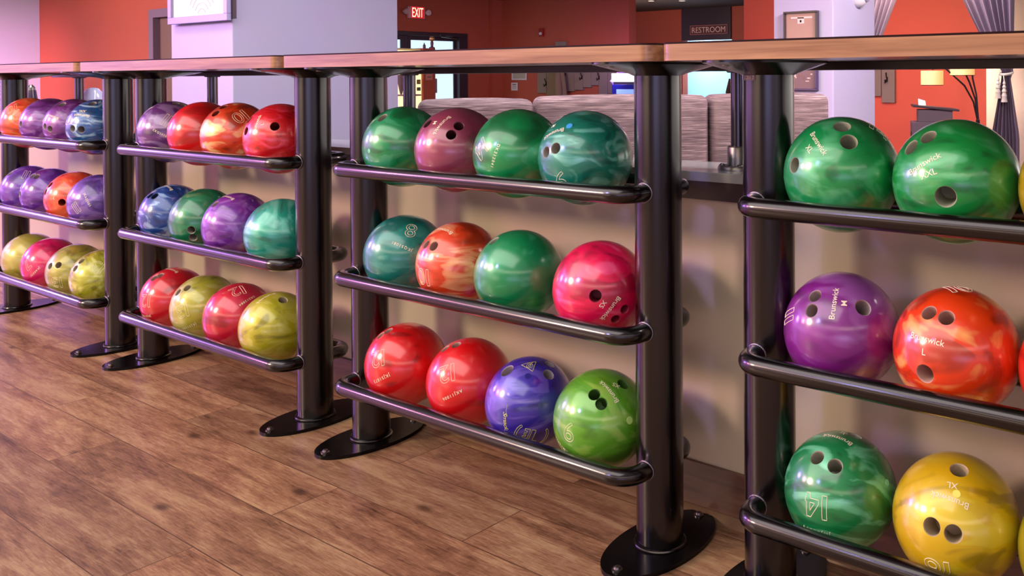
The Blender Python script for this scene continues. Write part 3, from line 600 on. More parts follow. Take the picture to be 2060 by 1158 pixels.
BL = {
 (1,0,0): 'orange red bowling ball cut by the left picture edge on the top rails, numbered 10', (1,0,1): 'purple bowling ball beside the orange red one at the left picture edge, top rails',
 (1,0,2): 'purple bowling ball on the top rails of the far left rack, beside the blue one', (1,0,3): 'blue bowling ball with pale streaks on the top rails of the far left rack',
 (1,1,0): 'violet bowling ball on the middle rails cut by the left picture edge', (1,1,1): 'dark violet bowling ball on the middle rails between a violet and an orange one',
 (1,1,2): 'orange red bowling ball among violet ones on the middle rails of the far left rack', (1,1,3): 'violet bowling ball numbered 11 at the post end of its rails',
 (1,2,0): 'plain olive yellow bowling ball on the lowest rails at the left picture edge', (1,2,1): 'magenta bowling ball numbered 7 on the lowest rails of the far left rack',
 (1,2,2): 'olive yellow bowling ball with two holes, right of the magenta one', (1,2,3): 'yellow green bowling ball at the post end of the far left rack',
 (2,0,0): 'greyish purple marbled bowling ball numbered 11 on the top rails of the second rack', (2,0,1): 'plain glossy red bowling ball between a purple and an orange one',
 (2,0,2): 'orange bowling ball with peach swirls and number 10 on the top rails', (2,0,3): 'streaked red bowling ball with dark round hole at the post end of the second rack',
 (2,1,0): 'deep blue bowling ball with pale streaks on the middle rails of the second rack', (2,1,1): 'dark green bowling ball with faint gold rings and two low holes',
 (2,1,2): 'purple bowling ball between a dark green and a plain teal one', (2,1,3): 'plain teal bowling ball without visible holes at the post end of the second rack',
 (2,2,0): 'red bowling ball numbered 12 at the left end of the second rack, lowest rails', (2,2,1): 'olive yellow bowling ball numbered 13 between two red ones',
 (2,2,2): 'crimson bowling ball numbered 12 between two yellow ones', (2,2,3): 'yellow bowling ball with one round hole at the post end of the second rack',
 (3,0,0): 'green bowling ball with one hole and pale plug beside the mauve one', (3,0,1): 'dusty mauve bowling ball with three holes on the top rails of the middle rack',
 (3,0,2): 'bright green bowling ball with sideways number 14 beside the mauve one', (3,0,3): 'teal green bowling ball with light blue dot at the post end of the middle rack',
 (3,1,0): 'teal bowling ball numbered 8 on the middle rails', (3,1,1): 'orange bowling ball with pale bands, two holes and low number 10',
 (3,1,2): 'emerald green bowling ball without writing on the middle rails of the middle rack', (3,1,3): 'pinkish red bowling ball marked XS at the post end of the middle rack',
 (3,2,0): 'red bowling ball numbered 12 at the left end of the middle rack, lowest rails', (3,2,1): 'bright red bowling ball numbered 12 beside the indigo one',
 (3,2,2): 'smaller indigo bowling ball with yellow emblem and handwriting', (3,2,3): 'lime green bowling ball marked XS with light green plug',
 (4,0,0): 'large green bowling ball marked XL on the top rails of the nearest rack', (4,0,1): 'large green bowling ball marked XXL on the top rails of the nearest rack',
 (4,0,2): 'mustard yellow bowling ball cut by the right edge on the top rails', (4,1,0): 'purple bowling ball marked M on the nearest rack',
 (4,1,1): 'orange red bowling ball with flame swirls marked L on the nearest rack', (4,1,2): 'red bowling ball cut by the right picture edge on the middle rails',
 (4,2,0): 'marbled green bowling ball with upside down number 14 on the nearest rack', (4,2,1): 'golden yellow bowling ball with three holes on the nearest rack',
 (4,2,2): 'olive yellow bowling ball cut by the right picture edge on the lowest rails'}
BRAND = 'Brunswick'
def sphere_bm(R):
    bm = bmesh.new(); bmesh.ops.create_uvsphere(bm, u_segments=96, v_segments=64, radius=R); return bm
def drill(bodybm, R, holes, mats):
    me = bpy.data.meshes.new('b'); bodybm.to_mesh(me); bodybm.free()
    for m_ in mats: me.materials.append(m_)
    body = bpy.data.objects.new('b', me); COL.objects.link(body); cutters = []
    for n, r in holes:
        nv = Vector(n).normalized(); rot = nv.to_track_quat('Z', 'Y').to_matrix().to_4x4()
        zs = math.sqrt(max(R * R - r * r, 0))
        bm = lathe(bmesh.new(), [(r * .96, zs - .05), (r, zs - .004), (r + .0004, zs - .0016), (r + .0022, zs + .0006), (r + .0032, R + .006)], 36, mi=1, mat4=rot)
        mc = bpy.data.meshes.new('c'); bm.to_mesh(mc); bm.free()
        for m_ in mats: mc.materials.append(m_)
        oc = bpy.data.objects.new('c', mc); COL.objects.link(oc); cutters.append(oc)
        md = body.modifiers.new('x', 'BOOLEAN'); md.operation = 'DIFFERENCE'; md.solver = 'EXACT'; md.object = oc
    dg = bpy.context.evaluated_depsgraph_get(); dg.update()
    res = bpy.data.meshes.new_from_object(body.evaluated_get(dg))
    bpy.data.objects.remove(body); bpy.data.meshes.remove(me)
    for c in cutters:
        mc = c.data; bpy.data.objects.remove(c); bpy.data.meshes.remove(mc)
    return res
def ball_normals(me, R):
    for p in me.polygons: p.use_smooth = True
    nr = [None] * len(me.loops)
    for p in me.polygons:
        for li in p.loop_indices:
            co = me.vertices[me.loops[li].vertex_index].co
            nr[li] = co.normalized() if p.material_index == 0 else p.normal.copy()
    me.normals_split_custom_set([tuple(v) for v in nr])
DARKHOLE = {(2,0,3), (2,0,2), (3,0,1), (3,1,3), (3,2,3), (1,1,2), (2,2,2), (2,1,0)}
GROUPS = {(r, w): '%s of the %s rack' % (('balls on the top rails', 'balls on the middle rails', 'balls on the lowest rails')[w], ('', 'far left', 'second', 'middle', 'nearest')[r]) for r in (1, 2, 3, 4) for w in (0, 1, 2)}
def outline_poly(pts, rad, closed=True):
    fine = []; m_ = len(pts)
    for i in range(m_ if closed else m_ - 1):
        a, b = pts[i], pts[(i + 1) % m_]; k = max(1, int(math.hypot(b[0] - a[0], b[1] - a[1]) / 0.0028))
        fine += [(a[0] + (b[0] - a[0]) * q / k, a[1] + (b[1] - a[1]) * q / k) for q in range(k)]
    if not closed: fine.append(pts[-1])
    pts = fine
    bm = tube(bmesh.new(), [(x, y, 0) for x, y in pts], rad, 6, closed=closed); vs = [tuple(v.co) for v in bm.verts]; bm.verts.index_update()
    fs = [tuple(v.index for v in f.verts) for f in bm.faces]; bm.free(); return vs, fs
def merge(parts):
    V, F = [], []
    for vs, fs in parts:
        k = len(V); V += vs; F += [tuple(i + k for i in f) for f in fs]
    return V, F
def num_shape(s):
    """engraved outline figures, 0.042 m high: the one is a plain bar, the four is angular"""
    H = 0.042; parts = []; x = 0
    for ch in s:
        if ch == '1':
            w = 0.0085; parts.append(([(px + x, py, pz) for px, py, pz in outline_poly([(0, -H / 2), (w, -H / 2), (w, H / 2), (0, H / 2)], .00065)[0]], outline_poly([(0, -H / 2), (w, -H / 2), (w, H / 2), (0, H / 2)], .00065)[1]))
        elif ch == '4':
            w = 0.027; o_ = [(.017, -.021), (.0245, -.021), (.0245, -.012), (.027, -.012), (.027, -.005), (.0245, -.005), (.0245, .021), (.016, .021), (0, -.004), (0, -.012), (.017, -.012)]; i_ = [(.017, -.005), (.0075, -.005), (.017, .0095)]
            for q in (o_, i_):
                v_, f_ = outline_poly(q, .00065); parts.append(([(a + x, b, c) for a, b, c in v_], f_))
        elif ch == '7':
            w = 0.026; q = [(0, .021), (.026, .021), (.026, .014), (.012, -.021), (.004, -.021), (.017, .013), (0, .013)]
            v_, f_ = outline_poly(q, .00065); parts.append(([(a + x, b, c) for a, b, c in v_], f_))
        else:
            w = 0.027; loops, lx0, lx1, ly0, ly1 = text_loops(ch)
            for lp in loops:
                v_, f_ = outline_poly([((a - lx0) / (lx1 - lx0) * w, (b - ly0) / (ly1 - ly0) * H - H / 2) for a, b in lp], .00065)
                parts.append(([(a + x, b, c) for a, b, c in v_], f_))
        x += w + 0.0065
    x -= 0.0065; V, F = merge(parts); return [(a - x / 2, b, c) for a, b, c in V], F
MATC = {}
for (key, bx, bz, R, marks) in BALLS:
    base, light, sw, sc_, br_ = BC[key]
    bmname = 'pearl_resin_%d%d%d' % key
    seed = key[0] * 3.1 + key[1] * 7.7 + key[2] * 1.9
    mb = ball_material('pearl_ball_resin', base, light, sw, seed, sc_, br_)
    c = srgb(base)
    mh = mat('ball_hole_liner', tuple(v * .35 + .01 for v in c[:3]) + (1,) if key in DARKHOLE else tuple(v * .22 + k_ for v, k_ in zip(c[:3], (.30, .25, .21))) + (1,), 0.55)
    holes = [(m[1:4], m[4]) for m in marks if m[0] == 'h']
    if holes: me = drill(sphere_bm(R), R, holes, [mb, mh])
    else:
        me = bpy.data.meshes.new('bowling_ball'); b_ = sphere_bm(R); b_.to_mesh(me); b_.free(); me.materials.append(mb)
    ball_normals(me, R); me.name = 'bowling_ball'
    o = bpy.data.objects.new('bowling_ball', me); COL.objects.link(o); o.location = (bx, 0, bz)
    tag(o, BL[key], 'bowling ball', GROUPS[key[:2]])
    pm = M_print
    for m in marks:
        k = m[0]
        if k == 'h': continue
        n = m[1:4]
        if k == 'p':
            bm = lathe(bmesh.new(), [(m[4], 0), (m[4] * .97, .0005)], 28); vs = [tuple(v.co) for v in bm.verts]; bm.verts.index_update(); fs = [tuple(v.index for v in f.verts) for f in bm.faces]; bm.free()
            tt = Vector(n).orthogonal()
            pmx = {'a': None, 'b': M_blueplug, 'c': M_navy}[m[5]] or mat('resin_plug', tuple(min(1, v * 1.1 + .10) for v in srgb(light)[:3]) + (1,), 0.3)
            link('plug', bm_from(on_sphere(vs, R, n, tt), fs), pmx, o, True); continue
        t = m[4:7]
        if k == 'logo':
            vs, fs, w, h = text_mesh(BRAND, False, 1.0, 0.0, 1.0, .006); s_ = 0.063 / w
            V = [(a * s_, b * s_, .0004) for a, b, c_ in vs]; nm = 'logo_print'
        elif k[0] == '#':
            V, fs = num_shape(k[1:]); nm = 'number_print'
        elif k[0] == '$':
            vs, fs, w, h = text_mesh(k[1:], False, 1.0, 0.0, 1.35, .014); s_ = 0.056 / w
            V = [(a * s_, b * s_, .0004) for a, b, c_ in vs]; nm = 'serial_print'
        elif k == 'tri':
            def rt(sc): return [(sc * math.cos(math.radians(90 + 120 * q)), sc * math.sin(math.radians(90 + 120 * q)) - .002) for q in range(3)]
            circ = [(.0075 * math.cos(q * .4), .0075 * math.sin(q * .4) - .003) for q in range(16)]; c2 = [(.0035 * math.cos(q * .6), .0035 * math.sin(q * .6) - .003) for q in range(10)]
            V, fs = merge([outline_poly(rt(.021), .0006), outline_poly(circ, .0005), outline_poly(c2, .0005), outline_poly([(0, -.003), (-.004, .012)], .0006, False)]); nm = 'emblem_print'; pm_ = M_yprint
        elif k == 'script':
            vs_, fs_, w_0, h_0 = text_mesh('Smack.', False, 1.0, 0.0, .9, .004); s_ = .046 / w_0
            V, fs = merge([([((a + b * .35) * s_ + .006, b * s_ * .8, .0004) for a, b, c_ in vs_], fs_), outline_poly([(-.036, .004), (-.022, .002), (-.010, .0035)], .0005, False)]); nm = 'signature_print'; pm_ = M_yprint
        elif k == 'te':
            L = []
            for s in (-1, 1):
                o1 = [(s * (.034 - .012 + .012 * math.cos(a) + .006), .026 * math.sin(a)) for a in [(-1.3 + 2.6 * q / 12) for q in range(13)]]
                o2 = [(s * (.022 + .009 * math.cos(a) + .004), .022 * math.sin(a)) for a in [(1.3 - 2.6 * q / 12) for q in range(13)]]
                L.append(outline_poly(o1 + o2, .0006))
            L.append(outline_poly([(-.020, .021), (.020, .021), (.020, .012), (.004, .012), (.004, -.020), (-.005, -.020), (-.005, .012), (-.014, .012)], .0006))
            L.append(outline_poly([(.008, .008), (.020, .008), (.020, .002), (.014, .002), (.014, -.003), (.019, -.003), (.019, -.008), (.014, -.008), (.014, -.014), (.020, -.014), (.020, -.020), (.008, -.020)], .0006))
            V, fs = merge(L); V = [(-a, -b, c_) for a, b, c_ in V]; nm = 'emblem_print'; pm_ = M_yprint
        elif k == 'ring':
            V, fs = merge([outline_poly([(rr * math.cos(q * .2), rr * .8 * math.sin(q * .2)) for q in range(8, 31)], .0004, False) for rr in (.020, .024, .028, .034)]); nm = 'emblem_print'; pm_ = M_gprint
        else:
            vs, fs, w, h = text_mesh(k, False, 1.0, 0.0, 1.0, .004); s_ = 0.0105 / h
            V = [(a * s_, b * s_, .0004) for a, b, c_ in vs]; nm = 'size_print'
        link(nm, bm_from(on_sphere(V, R, n, t), fs), pm_ if k in ('tri', 'script', 'te', 'ring') else pm, o)

# ------------------------------------------------------------ things beyond the low wall
# striped booth, its high back turned to the racks
PB = [(-2.559, 0.428, 0.914), (-2.314, 0.745, 0.919), (-1.918, 1.248, 0.914), (-1.607, 1.602, 0.907)]
t = empty('booth_bench', (PB[1][0], PB[1][1], -0.35))
def booth_panel(p, q, name, z0, z1, th, back=0.0, side_bulge=0.0):
    P, Q = Vector((p[0], p[1], 0)), Vector((q[0], q[1], 0)); d_ = (Q - P).normalized(); nrm = Vector((-d_.y, d_.x, 0)); L = (Q - P).length
    bm = boxm((0.004, back, z0), (L - 0.004, back + th, z1))
    bmesh.ops.bevel(bm, geom=list(bm.edges), offset=0.03, segments=5, profile=0.5, affect='EDGES')
    bmesh.ops.subdivide_edges(bm, edges=[e for e in bm.edges if e.calc_length() > .1], cuts=7, use_grid_fill=True)
    for v in bm.verts:
        u = v.co.x / L; w = (v.co.z - z0) / (z1 - z0); fr_ = max(0, 1 - abs(v.co.y - back) / .03)
        v.co.y -= fr_ * side_bulge * (math.sin(math.pi * min(1, max(0, u))) ** .4) * (math.sin(math.pi * min(1, max(0, w))) ** .5)
        v.co.z += 0.006 * math.sin(math.pi * min(1, max(0, u))) * (w > .9)
    for v in bm.verts:
        c_ = P + d_ * v.co.x + nrm * v.co.y; v.co = (c_.x - t.location.x, c_.y - t.location.y, v.co.z + 0.35)
    return link(name, bm, M_booth, t, True, 50)
booth_panel(PB[0], PB[1], 'back_panel', 0.0, 0.929, 0.16, 0, .012)
booth_panel(PB[1], PB[2], 'back_panel', 0.0, 0.937, 0.16, 0, .012)
booth_panel(PB[2], PB[3], 'back_panel', 0.0, 0.937, 0.16, 0, .012)
booth_panel(PB[0], PB[3], 'plinth', -0.35, -0.0, 0.62, 0.02); booth_panel(PB[0], PB[3], 'seat', 0.0, 0.12, 0.48, 0.17)
tag(t, 'long booth bench with mauve and brown striped upholstery behind the ledge', 'booth bench')

# framed screen on the left column
def frame_box(bm, x0, x1, z0, z1, yf, yb, w):
    box(bm, (x0, yf, z0), (x1, yb, z0 + w), .002); box(bm, (x0, yf, z1 - w), (x1, yb, z1), .002); box(bm, (x0, yf, z0 + w), (x0 + w, yb, z1 - w), .002); box(bm, (x1 - w, yf, z0 + w), (x1, yb, z1 - w), .002)
    return bm
t = empty('framed_screen', (-5.48, 1.15, 1.338))
link('frame', frame_box(bmesh.new(), -0.348, 0.342, 0, 0.42, 0.0, 0.028, 0.040), mat('silver_lavender_frame', (150, 142, 186), 0.35, 0.2), t)
link('back_case', boxm((-0.33, 0.028, 0.01), (0.36, 0.048, 0.41)), M_dkframe, t)
sc = link('screen', boxm((-0.308, 0.018, 0.04), (0.302, 0.024, 0.38)), mat('lit_screen', (120, 116, 110), 0.3, emit=(252, 244, 234), estr=.84), t)
for a_ in range(4):
    link('screen_pattern', tube(bmesh.new(), arc3((0.03, 0.0), 0.05 + 0.035 * a_, 30, 150, 14, lambda p, q: (p, 0.0175, 0.03 + q)), 0.0022, 5), mat('pale_pink_screen_line', (120, 100, 100), .5, emit=(240, 200, 200), estr=.7), sc)
tag(t, 'lit screen in a silver frame hanging on the left lavender column', 'screen')

t = link('wall_sensor', boxm((-0.03, -0.06, 0), (0.03, 0, 0.16), .01), M_white); t.location = (-12.916, 2.95, 1.881); tag(t, 'small white sensor box high in the corner beside the red wall at far left', 'sensor')
t = link('wall_sensor', boxm((-0.045, -0.04, 0), (0.045, 0, 0.12), .01), M_white); t.location = (-10.601, 11.5, 2.078); tag(t, 'small white sensor on the dark red wall left of the restroom sign', 'sensor')

# exit sign
t = empty('exit_sign', (-10.5, 6.66, 1.908))
link('housing', boxm((0, -0.146, -0.086), (0.05, 0.146, 0.086), .018, 4), mat('pink_white_sign_plastic', (214, 150, 166), 0.4), t, True)
link('face', boxm((0.05, -0.105, -0.08), (0.054, 0.115, 0.08), .002), mat('red_sign_face', (208, 30, 40), 0.4, emit=(230, 30, 44), estr=.6), t)
flat_text('lettering', 'EXIT', mat('lit_sign_letters', (255, 240, 214), .4, emit=(255, 236, 200), estr=1.3), t, (0.055, 0.006, 0.0), (0, 1, 0), (0, 0, 1), width=0.185, height=0.128)
for s in (-1, 1):
    rt_ = Matrix.Rotation(math.radians(90), 4, 'Y') @ Matrix.Rotation(math.radians(s * 25), 4, 'X')
    link('lamp_head', lathe(bmesh.new(), [(0.02, -0.04), (0.036, -0.02), (0.042, 0.01), (0.036, 0.022), (0.01, 0.026)], 24, (0.05, s * 0.19, 0.005), mat4=rt_), mat('pale_lamp_plastic', (206, 170, 180), .35), t, True)
    link('lamp_arm', tube(bmesh.new(), [(0.03, s * 0.13, 0.0), (0.035, s * 0.19, 0.0)], 0.01, 8), M_white, t)
tag(t, 'lit red exit sign with two round emergency lamps above the glass doors', 'exit sign')

# restroom sign
t = empty('restroom_sign', (-8.87, 11.46, 1.797))
link('plate', boxm((-0.39, 0, -0.085), (0.39, 0.01, 0.085), .003), mat('dark_maroon_sign', (84, 30, 38), .5), t)
link('border', frame_box(bmesh.new(), -0.38, 0.38, -0.077, 0.077, -0.003, 0.0, 0.006), mat('rose_sign_line', (214, 150, 150), .5), t)
flat_text('lettering', 'RESTROOM', mat('rose_white_letters', (236, 190, 184), .5), t, (0, -0.002, 0), (1, 0, 0), (0, 0, 1), width=0.68, height=0.095, depth=.004)
tag(t, 'dark maroon sign reading RESTROOM over the bright opening', 'sign')

# red partition with a lit display beside it
t = struct('wall_partition', boxm((-7.45, 4.24, -0.35), (-7.3, 4.387, 1.295)), M_red)
t = empty('display_cabinet', (-7.4, 4.093, -0.35)); w_ = 4.237 - t.location.y; h_ = 1.291 + 0.35
link('case', boxm((-0.25, -w_, 0), (0.07, w_, h_), .004), mat('cream_cabinet_paint', (236, 214, 160), .5), t)
link('lit_front', boxm((0.071, -w_ * .96, .3), (0.078, w_ * .98, h_ - .02)), mat('lit_display_glass', (255, 244, 196), .3, emit=(255, 236, 176), estr=1.0), t)
link('shelf', boxm((0.078, -w_ * .96, 0.852 + .335), (0.20, w_ * .3, 0.852 + .35), .002), M_board, t)
tag(t, 'tall display cabinet with glowing cream front at the edge of the left column', 'display cabinet')
yb_ = lambda u: 0
t = link('vase', lathe(bmesh.new(), [(0.006, 0.0), (0.012, 0.02), (0.03, 0.16), (0.05, 0.30), (0.048, 0.30)], 24), mat('grey_brown_vase', (120, 100, 96), .4), None, True); t.location = (-7.27, 3.958, 0.852); t.scale = (1, 1, .62)
tag(t, 'narrow grey vase before the glowing display cabinet', 'vase')
for v0, v1, col_, lab in ((160, 169, (206, 168, 60), 'tiny gold framed card at the glowing display'), (175.5, 182.5, (70, 150, 150), 'tiny teal framed card at the glowing display')):
    zz0, zz1 = {160: (0.948, 0.991), 175.5: (0.884, 0.917)}[v0]
    t = link('framed_card', boxm((-7.32, 4.178, zz0), (-7.31, 4.216, zz1)), mat('card_frame', (60, 50, 50), .5)); link('card', boxm((-7.31, 4.186, zz0 + .01), (-7.307, 4.209, zz1 - .01)), mat('card_face', col_, .5), t); tag(t, lab, 'framed card')
t = link('notice', boxm((-7.3, 4.27, 0.986), (-7.295, 4.348, 1.054)), mat('pinkish_notice_paper', (206, 132, 122), .6)); link('text_lines', boxm((-7.295, 4.285, 1.01), (-7.294, 4.333, 1.02)), M_ink, t); tag(t, 'small pale notice on the red partition left of the exit door', 'notice')
t = link('small_trophy', lathe(bmesh.new(), [(0.028, 0), (0.028, 0.012), (0.012, 0.02), (0.016, 0.06), (0.008, 0.075)], 20), mat('dark_trophy_base', (96, 66, 84), .4), None, True); t.location = (-7.37, 4.405, 1.295)
link('gold_ball', lathe(bmesh.new(), [(0.002, 0.07)] + [(0.027 * math.sin(a * .314), 0.097 - 0.027 * math.cos(a * .314)) for a in range(1, 10)] + [(0.002, 0.124)], 20), mat('pale_gold', (210, 170, 110), .3, .6), t, True); tag(t, 'small trophy with gold ball on top of the red partition', 'trophy')
t = link('small_bottle', lathe(bmesh.new(), [(0.014, 0), (0.014, 0.03), (0.005, 0.042), (0.005, 0.055)], 16), mat('dark_green_glass', (30, 44, 44), .2), None, True); t.location = (-7.37, 4.311, 1.295); tag(t, 'tiny dark bottle left of the trophy on the partition', 'bottle')

# wall C: fire strobe, notices, coat boards
t = link('fire_strobe', boxm((-0.035, -0.05, 0), (0.035, 0, 0.12), .006), mat('dark_red_plastic', (150, 28, 26), .4)); t.location = (-9.572, 8.208, 1.596)
link('strobe_lens', lathe(bmesh.new(), [(0.022, 0), (0.018, 0.018), (0.004, 0.024)], 20, (0.006, -0.05, 0.045), mat4=Matrix.Rotation(math.radians(90), 4, 'X')), M_white, t, True); tag(t, 'red fire alarm strobe on the back wall above the coat boards', 'fire alarm')
t = empty('framed_notice', (-10.051, 8.2, 0.968))
link('frame', frame_box(bmesh.new(), -0.155, 0.155, 0, 0.23, -0.012, 0, 0.02), M_white, t); link('sheet', boxm((-0.135, -0.006, 0.02), (0.135, -0.001, 0.21)), mat('grey_green_print', (176, 170, 156), .6), t)
link('printing', boxm((-0.12, -0.008, 0.12), (-0.05, -0.006, 0.15)), M_ink, t); tag(t, 'white framed print on the red back wall just under the counter', 'framed print')
t = empty('wall_notice', (-10.152, 8.2, 0.812))
link('sheet', boxm((-0.066, -0.01, 0), (0.066, 0, 0.118), .002), M_white, t); link('heading', boxm((-0.038, -0.012, 0.082), (0.038, -0.01, 0.096)), M_ink, t)
for q in range(4): link('text_line', boxm((-0.04, -0.0115, 0.028 + .012 * q), (0.04, -0.01, 0.033 + .012 * q)), mat('pale_ink', (170, 140, 160), .7), t)
tag(t, 'small white notice below the framed print on the back wall', 'notice')
def hook_bm():
    bm = tube(bmesh.new(), [(0, -0.004, 0.02), (0.004, -0.03, 0.05), (0.012, -0.055, 0.085)], [0.007, 0.006, 0.008], 8)
    tube(bm, [(0, -0.004, 0.02), (-0.002, -0.03, -0.01), (0.0, -0.055, -0.025), (0.008, -0.075, -0.005), (0.01, -0.078, 0.012)], [0.007, 0.007, 0.006, 0.006, 0.008], 8)
    tube(bm, [(0, 0, -0.015), (0, 0, 0.04)], 0.009, 8); return bm
BD = [(-9.654, -9.47, 0.779, 1.409, (-9.472, 0.902), 'leftmost weathered coat board with a hook, left of the khaki coat'), (-9.469, -9.292, 0.858, 1.463, None, 'coat board behind the left half of the khaki coat'), (-9.291, -9.088, 0.916, 1.516, (-9.095, 1.037), 'tallest coat board, above the right half of the khaki coat'), (-9.089, -8.931, 0.806, 1.397, None, 'plain coat board just right of the khaki coat'), (-8.931, -8.767, 0.826, 1.394, (-8.779, 0.993), 'coat board with a hook, second to the right of the khaki coat'), (-8.767, -8.615, 0.863, 1.453, None, 'plain short coat board between two hooked ones'), (-8.615, -8.472, 0.892, 1.387, (-8.462, 0.985), 'shortest coat board with a hook'), (-8.473, -8.311, 0.73, 1.384, None, 'coat board reaching lowest, left of the last hooked one'), (-8.311, -8.172, 0.781, 1.381, (-8.172, 0.889), 'last coat board with a hook beside the arcade machine')]
for i, (x0, x1, z0, z1, hk, lab) in enumerate(BD):
    t = link('coat_board', boxm((x0 + .003, 8.17, z0), (x1 - .003, 8.208, z1), .002), M_board)
    if hk: h = link('hook', hook_bm(), M_hook, t, True); h.location = (hk[0], 8.168, hk[1]); h.scale = (1, .8, 1)
    tag(t, lab, 'coat board', 'weathered coat boards on the back wall')
def coat_bm(w, h, seed, d=.12):
    rnd = random.Random(seed); bm = bmesh.new(); NX, NZ = 28, 18; ph = [rnd.random() * 6 for _ in range(4)]; rings = []
    for j in range(NZ + 1):
        v = j / NZ; half = w * (.30 + .20 * min(1, v * 1.6)); ring = []
        for i in range(NX):
            a = 2 * math.pi * i / NX; fold = 1 + .10 * v * math.sin(a * 5 + ph[0]) + .06 * v * math.sin(a * 9 + ph[1] + v * 2)
            tp = min(1, .25 + v * 6)
            ring.append(bm.verts.new((half * tp * math.cos(a) * fold, -d / 2 + d / 2 * tp * math.sin(a) * fold, -h * v)))
        rings.append(ring)
    for a, b in zip(rings, rings[1:]):
        for k in range(NX): bm.faces.new((a[k], b[k], b[(k + 1) % NX], a[(k + 1) % NX]))
    bm.faces.new(rings[0]); bm.faces.new(list(reversed(rings[-1]))); return bm
t = link('hanging_coat', coat_bm(0.386 * 1.15, 0.95, 3), M_khaki, None, True); t.location = (-9.178, 8.135, 1.18)
link('sleeve', tube(bmesh.new(), [(0.06, -.10, -.1), (0.10, -.13, -.35), (0.11, -.13, -.62)], [.05, .055, .045], 12), M_khaki, t, True); tag(t, 'khaki coat hanging from the coat boards on the back wall', 'coat')
t = link('hanging_coat', coat_bm(0.36, 0.9, 8), M_brown, None, True); t.location = (-8.283, 11.5, 1.04)
link('sleeve', tube(bmesh.new(), [(-0.10, -.08, -.08), (-0.14, -.11, -.3), (-0.10, -.11, -.5)], [.05, .055, .045], 12), M_brown, t, True); tag(t, 'dark brown coat hanging at the right edge of the restroom opening', 'coat')

# arcade machine
t = empty('arcade_machine', (-7.48, 7.62, -0.35))
side = [(-.36, 0), (.34, 0), (.34, 1.42), (.05, 1.42), (-.10, 1.30), (-.02, 1.22), (-.14, .92), (-.36, .84)]
XF = lambda dx: Matrix(((0, 0, 1, dx), (1, 0, 0, 0), (0, 1, 0, 0), (0, 0, 0, 1)))
M_arc = mat('lilac_grey_cabinet', (170, 140, 190), .4)
for dx in (-.24, .22): link('side_panel', prism(bmesh.new(), side, 0, .02, xf=XF(dx)), M_arc, t)
link('cabinet_body', boxm((-.22, -.05, 0), (.22, .33, 1.40)), M_dkframe, t); link('control_panel', boxm((-.22, -.34, .78), (.22, -.05, .86), .01), M_dkframe, t)
link('marquee', boxm((-.22, -.09, 1.295), (.22, -.05, 1.40), .004), mat('glowing_marquee', (220, 226, 255), .4, emit=(200, 206, 255), estr=5), t)
s_ = link('screen_bezel', boxm((-.22, -.085, .95), (.22, -.052, 1.26), .004), mat('navy_bezel', (24, 24, 92), .3, emit=(30, 30, 150), estr=.5), t); link('screen', boxm((-.14, -.09, .99), (.14, -.085, 1.2)), mat('game_screen', (120, 160, 220), .3, emit=(130, 160, 230), estr=1.0), s_)
tag(t, 'arcade machine with glowing white marquee beside the coat boards', 'arcade machine')
lamp('marquee_glow', (-7.62, 7.45, 1.12), (-8.2, 8.2, 0.9), 8, (.5, .3, 1), .3)

# pictures on the right column
def picture(loc, w, h, name, mfr, face, lab, extra):
    t = empty(name, loc)
    link('frame', frame_box(bmesh.new(), -w / 2, w / 2, 0, h, -0.03, 0, 0.011), mfr, t); p = link('print', boxm((-w / 2 + .011, -0.018, .011), (w / 2 - .011, -0.004, h - .011)), face, t)
    for a, b, c in extra: link('picture_shape', boxm((a[0], -0.0195, a[1]), (b[0], -0.018, b[1]), .0005), c, p)
    tag(t, lab, 'picture'); return t
M_glass = mat('glazed_sepia_print', (168, 126, 118), 0.08, coat=1.0, coat_rough=.02); M_pale = mat('pale_print_ink', (222, 186, 182), .3); M_mid = mat('brown_print_ink', (124, 84, 82), .3)
picture((-2.435, 2.9, 1.198), 0.205, 0.158, 'framed_picture', mat('dark_glossy_frame', (40, 20, 34), .12, coat=1), M_glass, 'glazed sepia picture in a dark frame on the right column above the counter', [((-.02, .09), (.02, .125), M_pale), ((-.006, .097), (.006, .11), M_mid), ((-.06, .118), (.07, .128), M_pale)])
ex = []; rnd = random.Random(5)
for q in range(26):
    x_ = rnd.uniform(-.08, .08); z_ = rnd.uniform(.04, .19); ex.append(((x_, z_), (x_ + rnd.uniform(.006, .022), z_ + rnd.uniform(.004, .022)), M_pale if q % 3 else M_mid))
picture((-2.44, 2.9, 0.927), 0.205, 0.21, 'framed_picture', mat('slim_violet_frame', (70, 52, 90), .3), mat('dusky_group_print', (120, 90, 98), .25), 'dusky crowd picture in a slim frame on the right column below the counter', ex)
# dome camera on the right column
t = link('dome_camera', lathe(bmesh.new(), [(0.052, 0), (0.052, 0.012), (0.045, 0.03), (0.03, 0.05), (0.012, 0.058)], 32, mat4=Matrix.Rotation(math.radians(90), 4, 'Y')), M_white, None, True); t.location = (-2.251, 3.198, 1.435)
link('camera_dome', lathe(bmesh.new(), [(0.028, 0.045), (0.022, 0.062), (0.008, 0.070)], 24, mat4=Matrix.Rotation(math.radians(90), 4, 'Y')), mat('grey_dome', (150, 140, 170), .2), t, True); tag(t, 'white dome camera high on the side of the right column', 'camera')

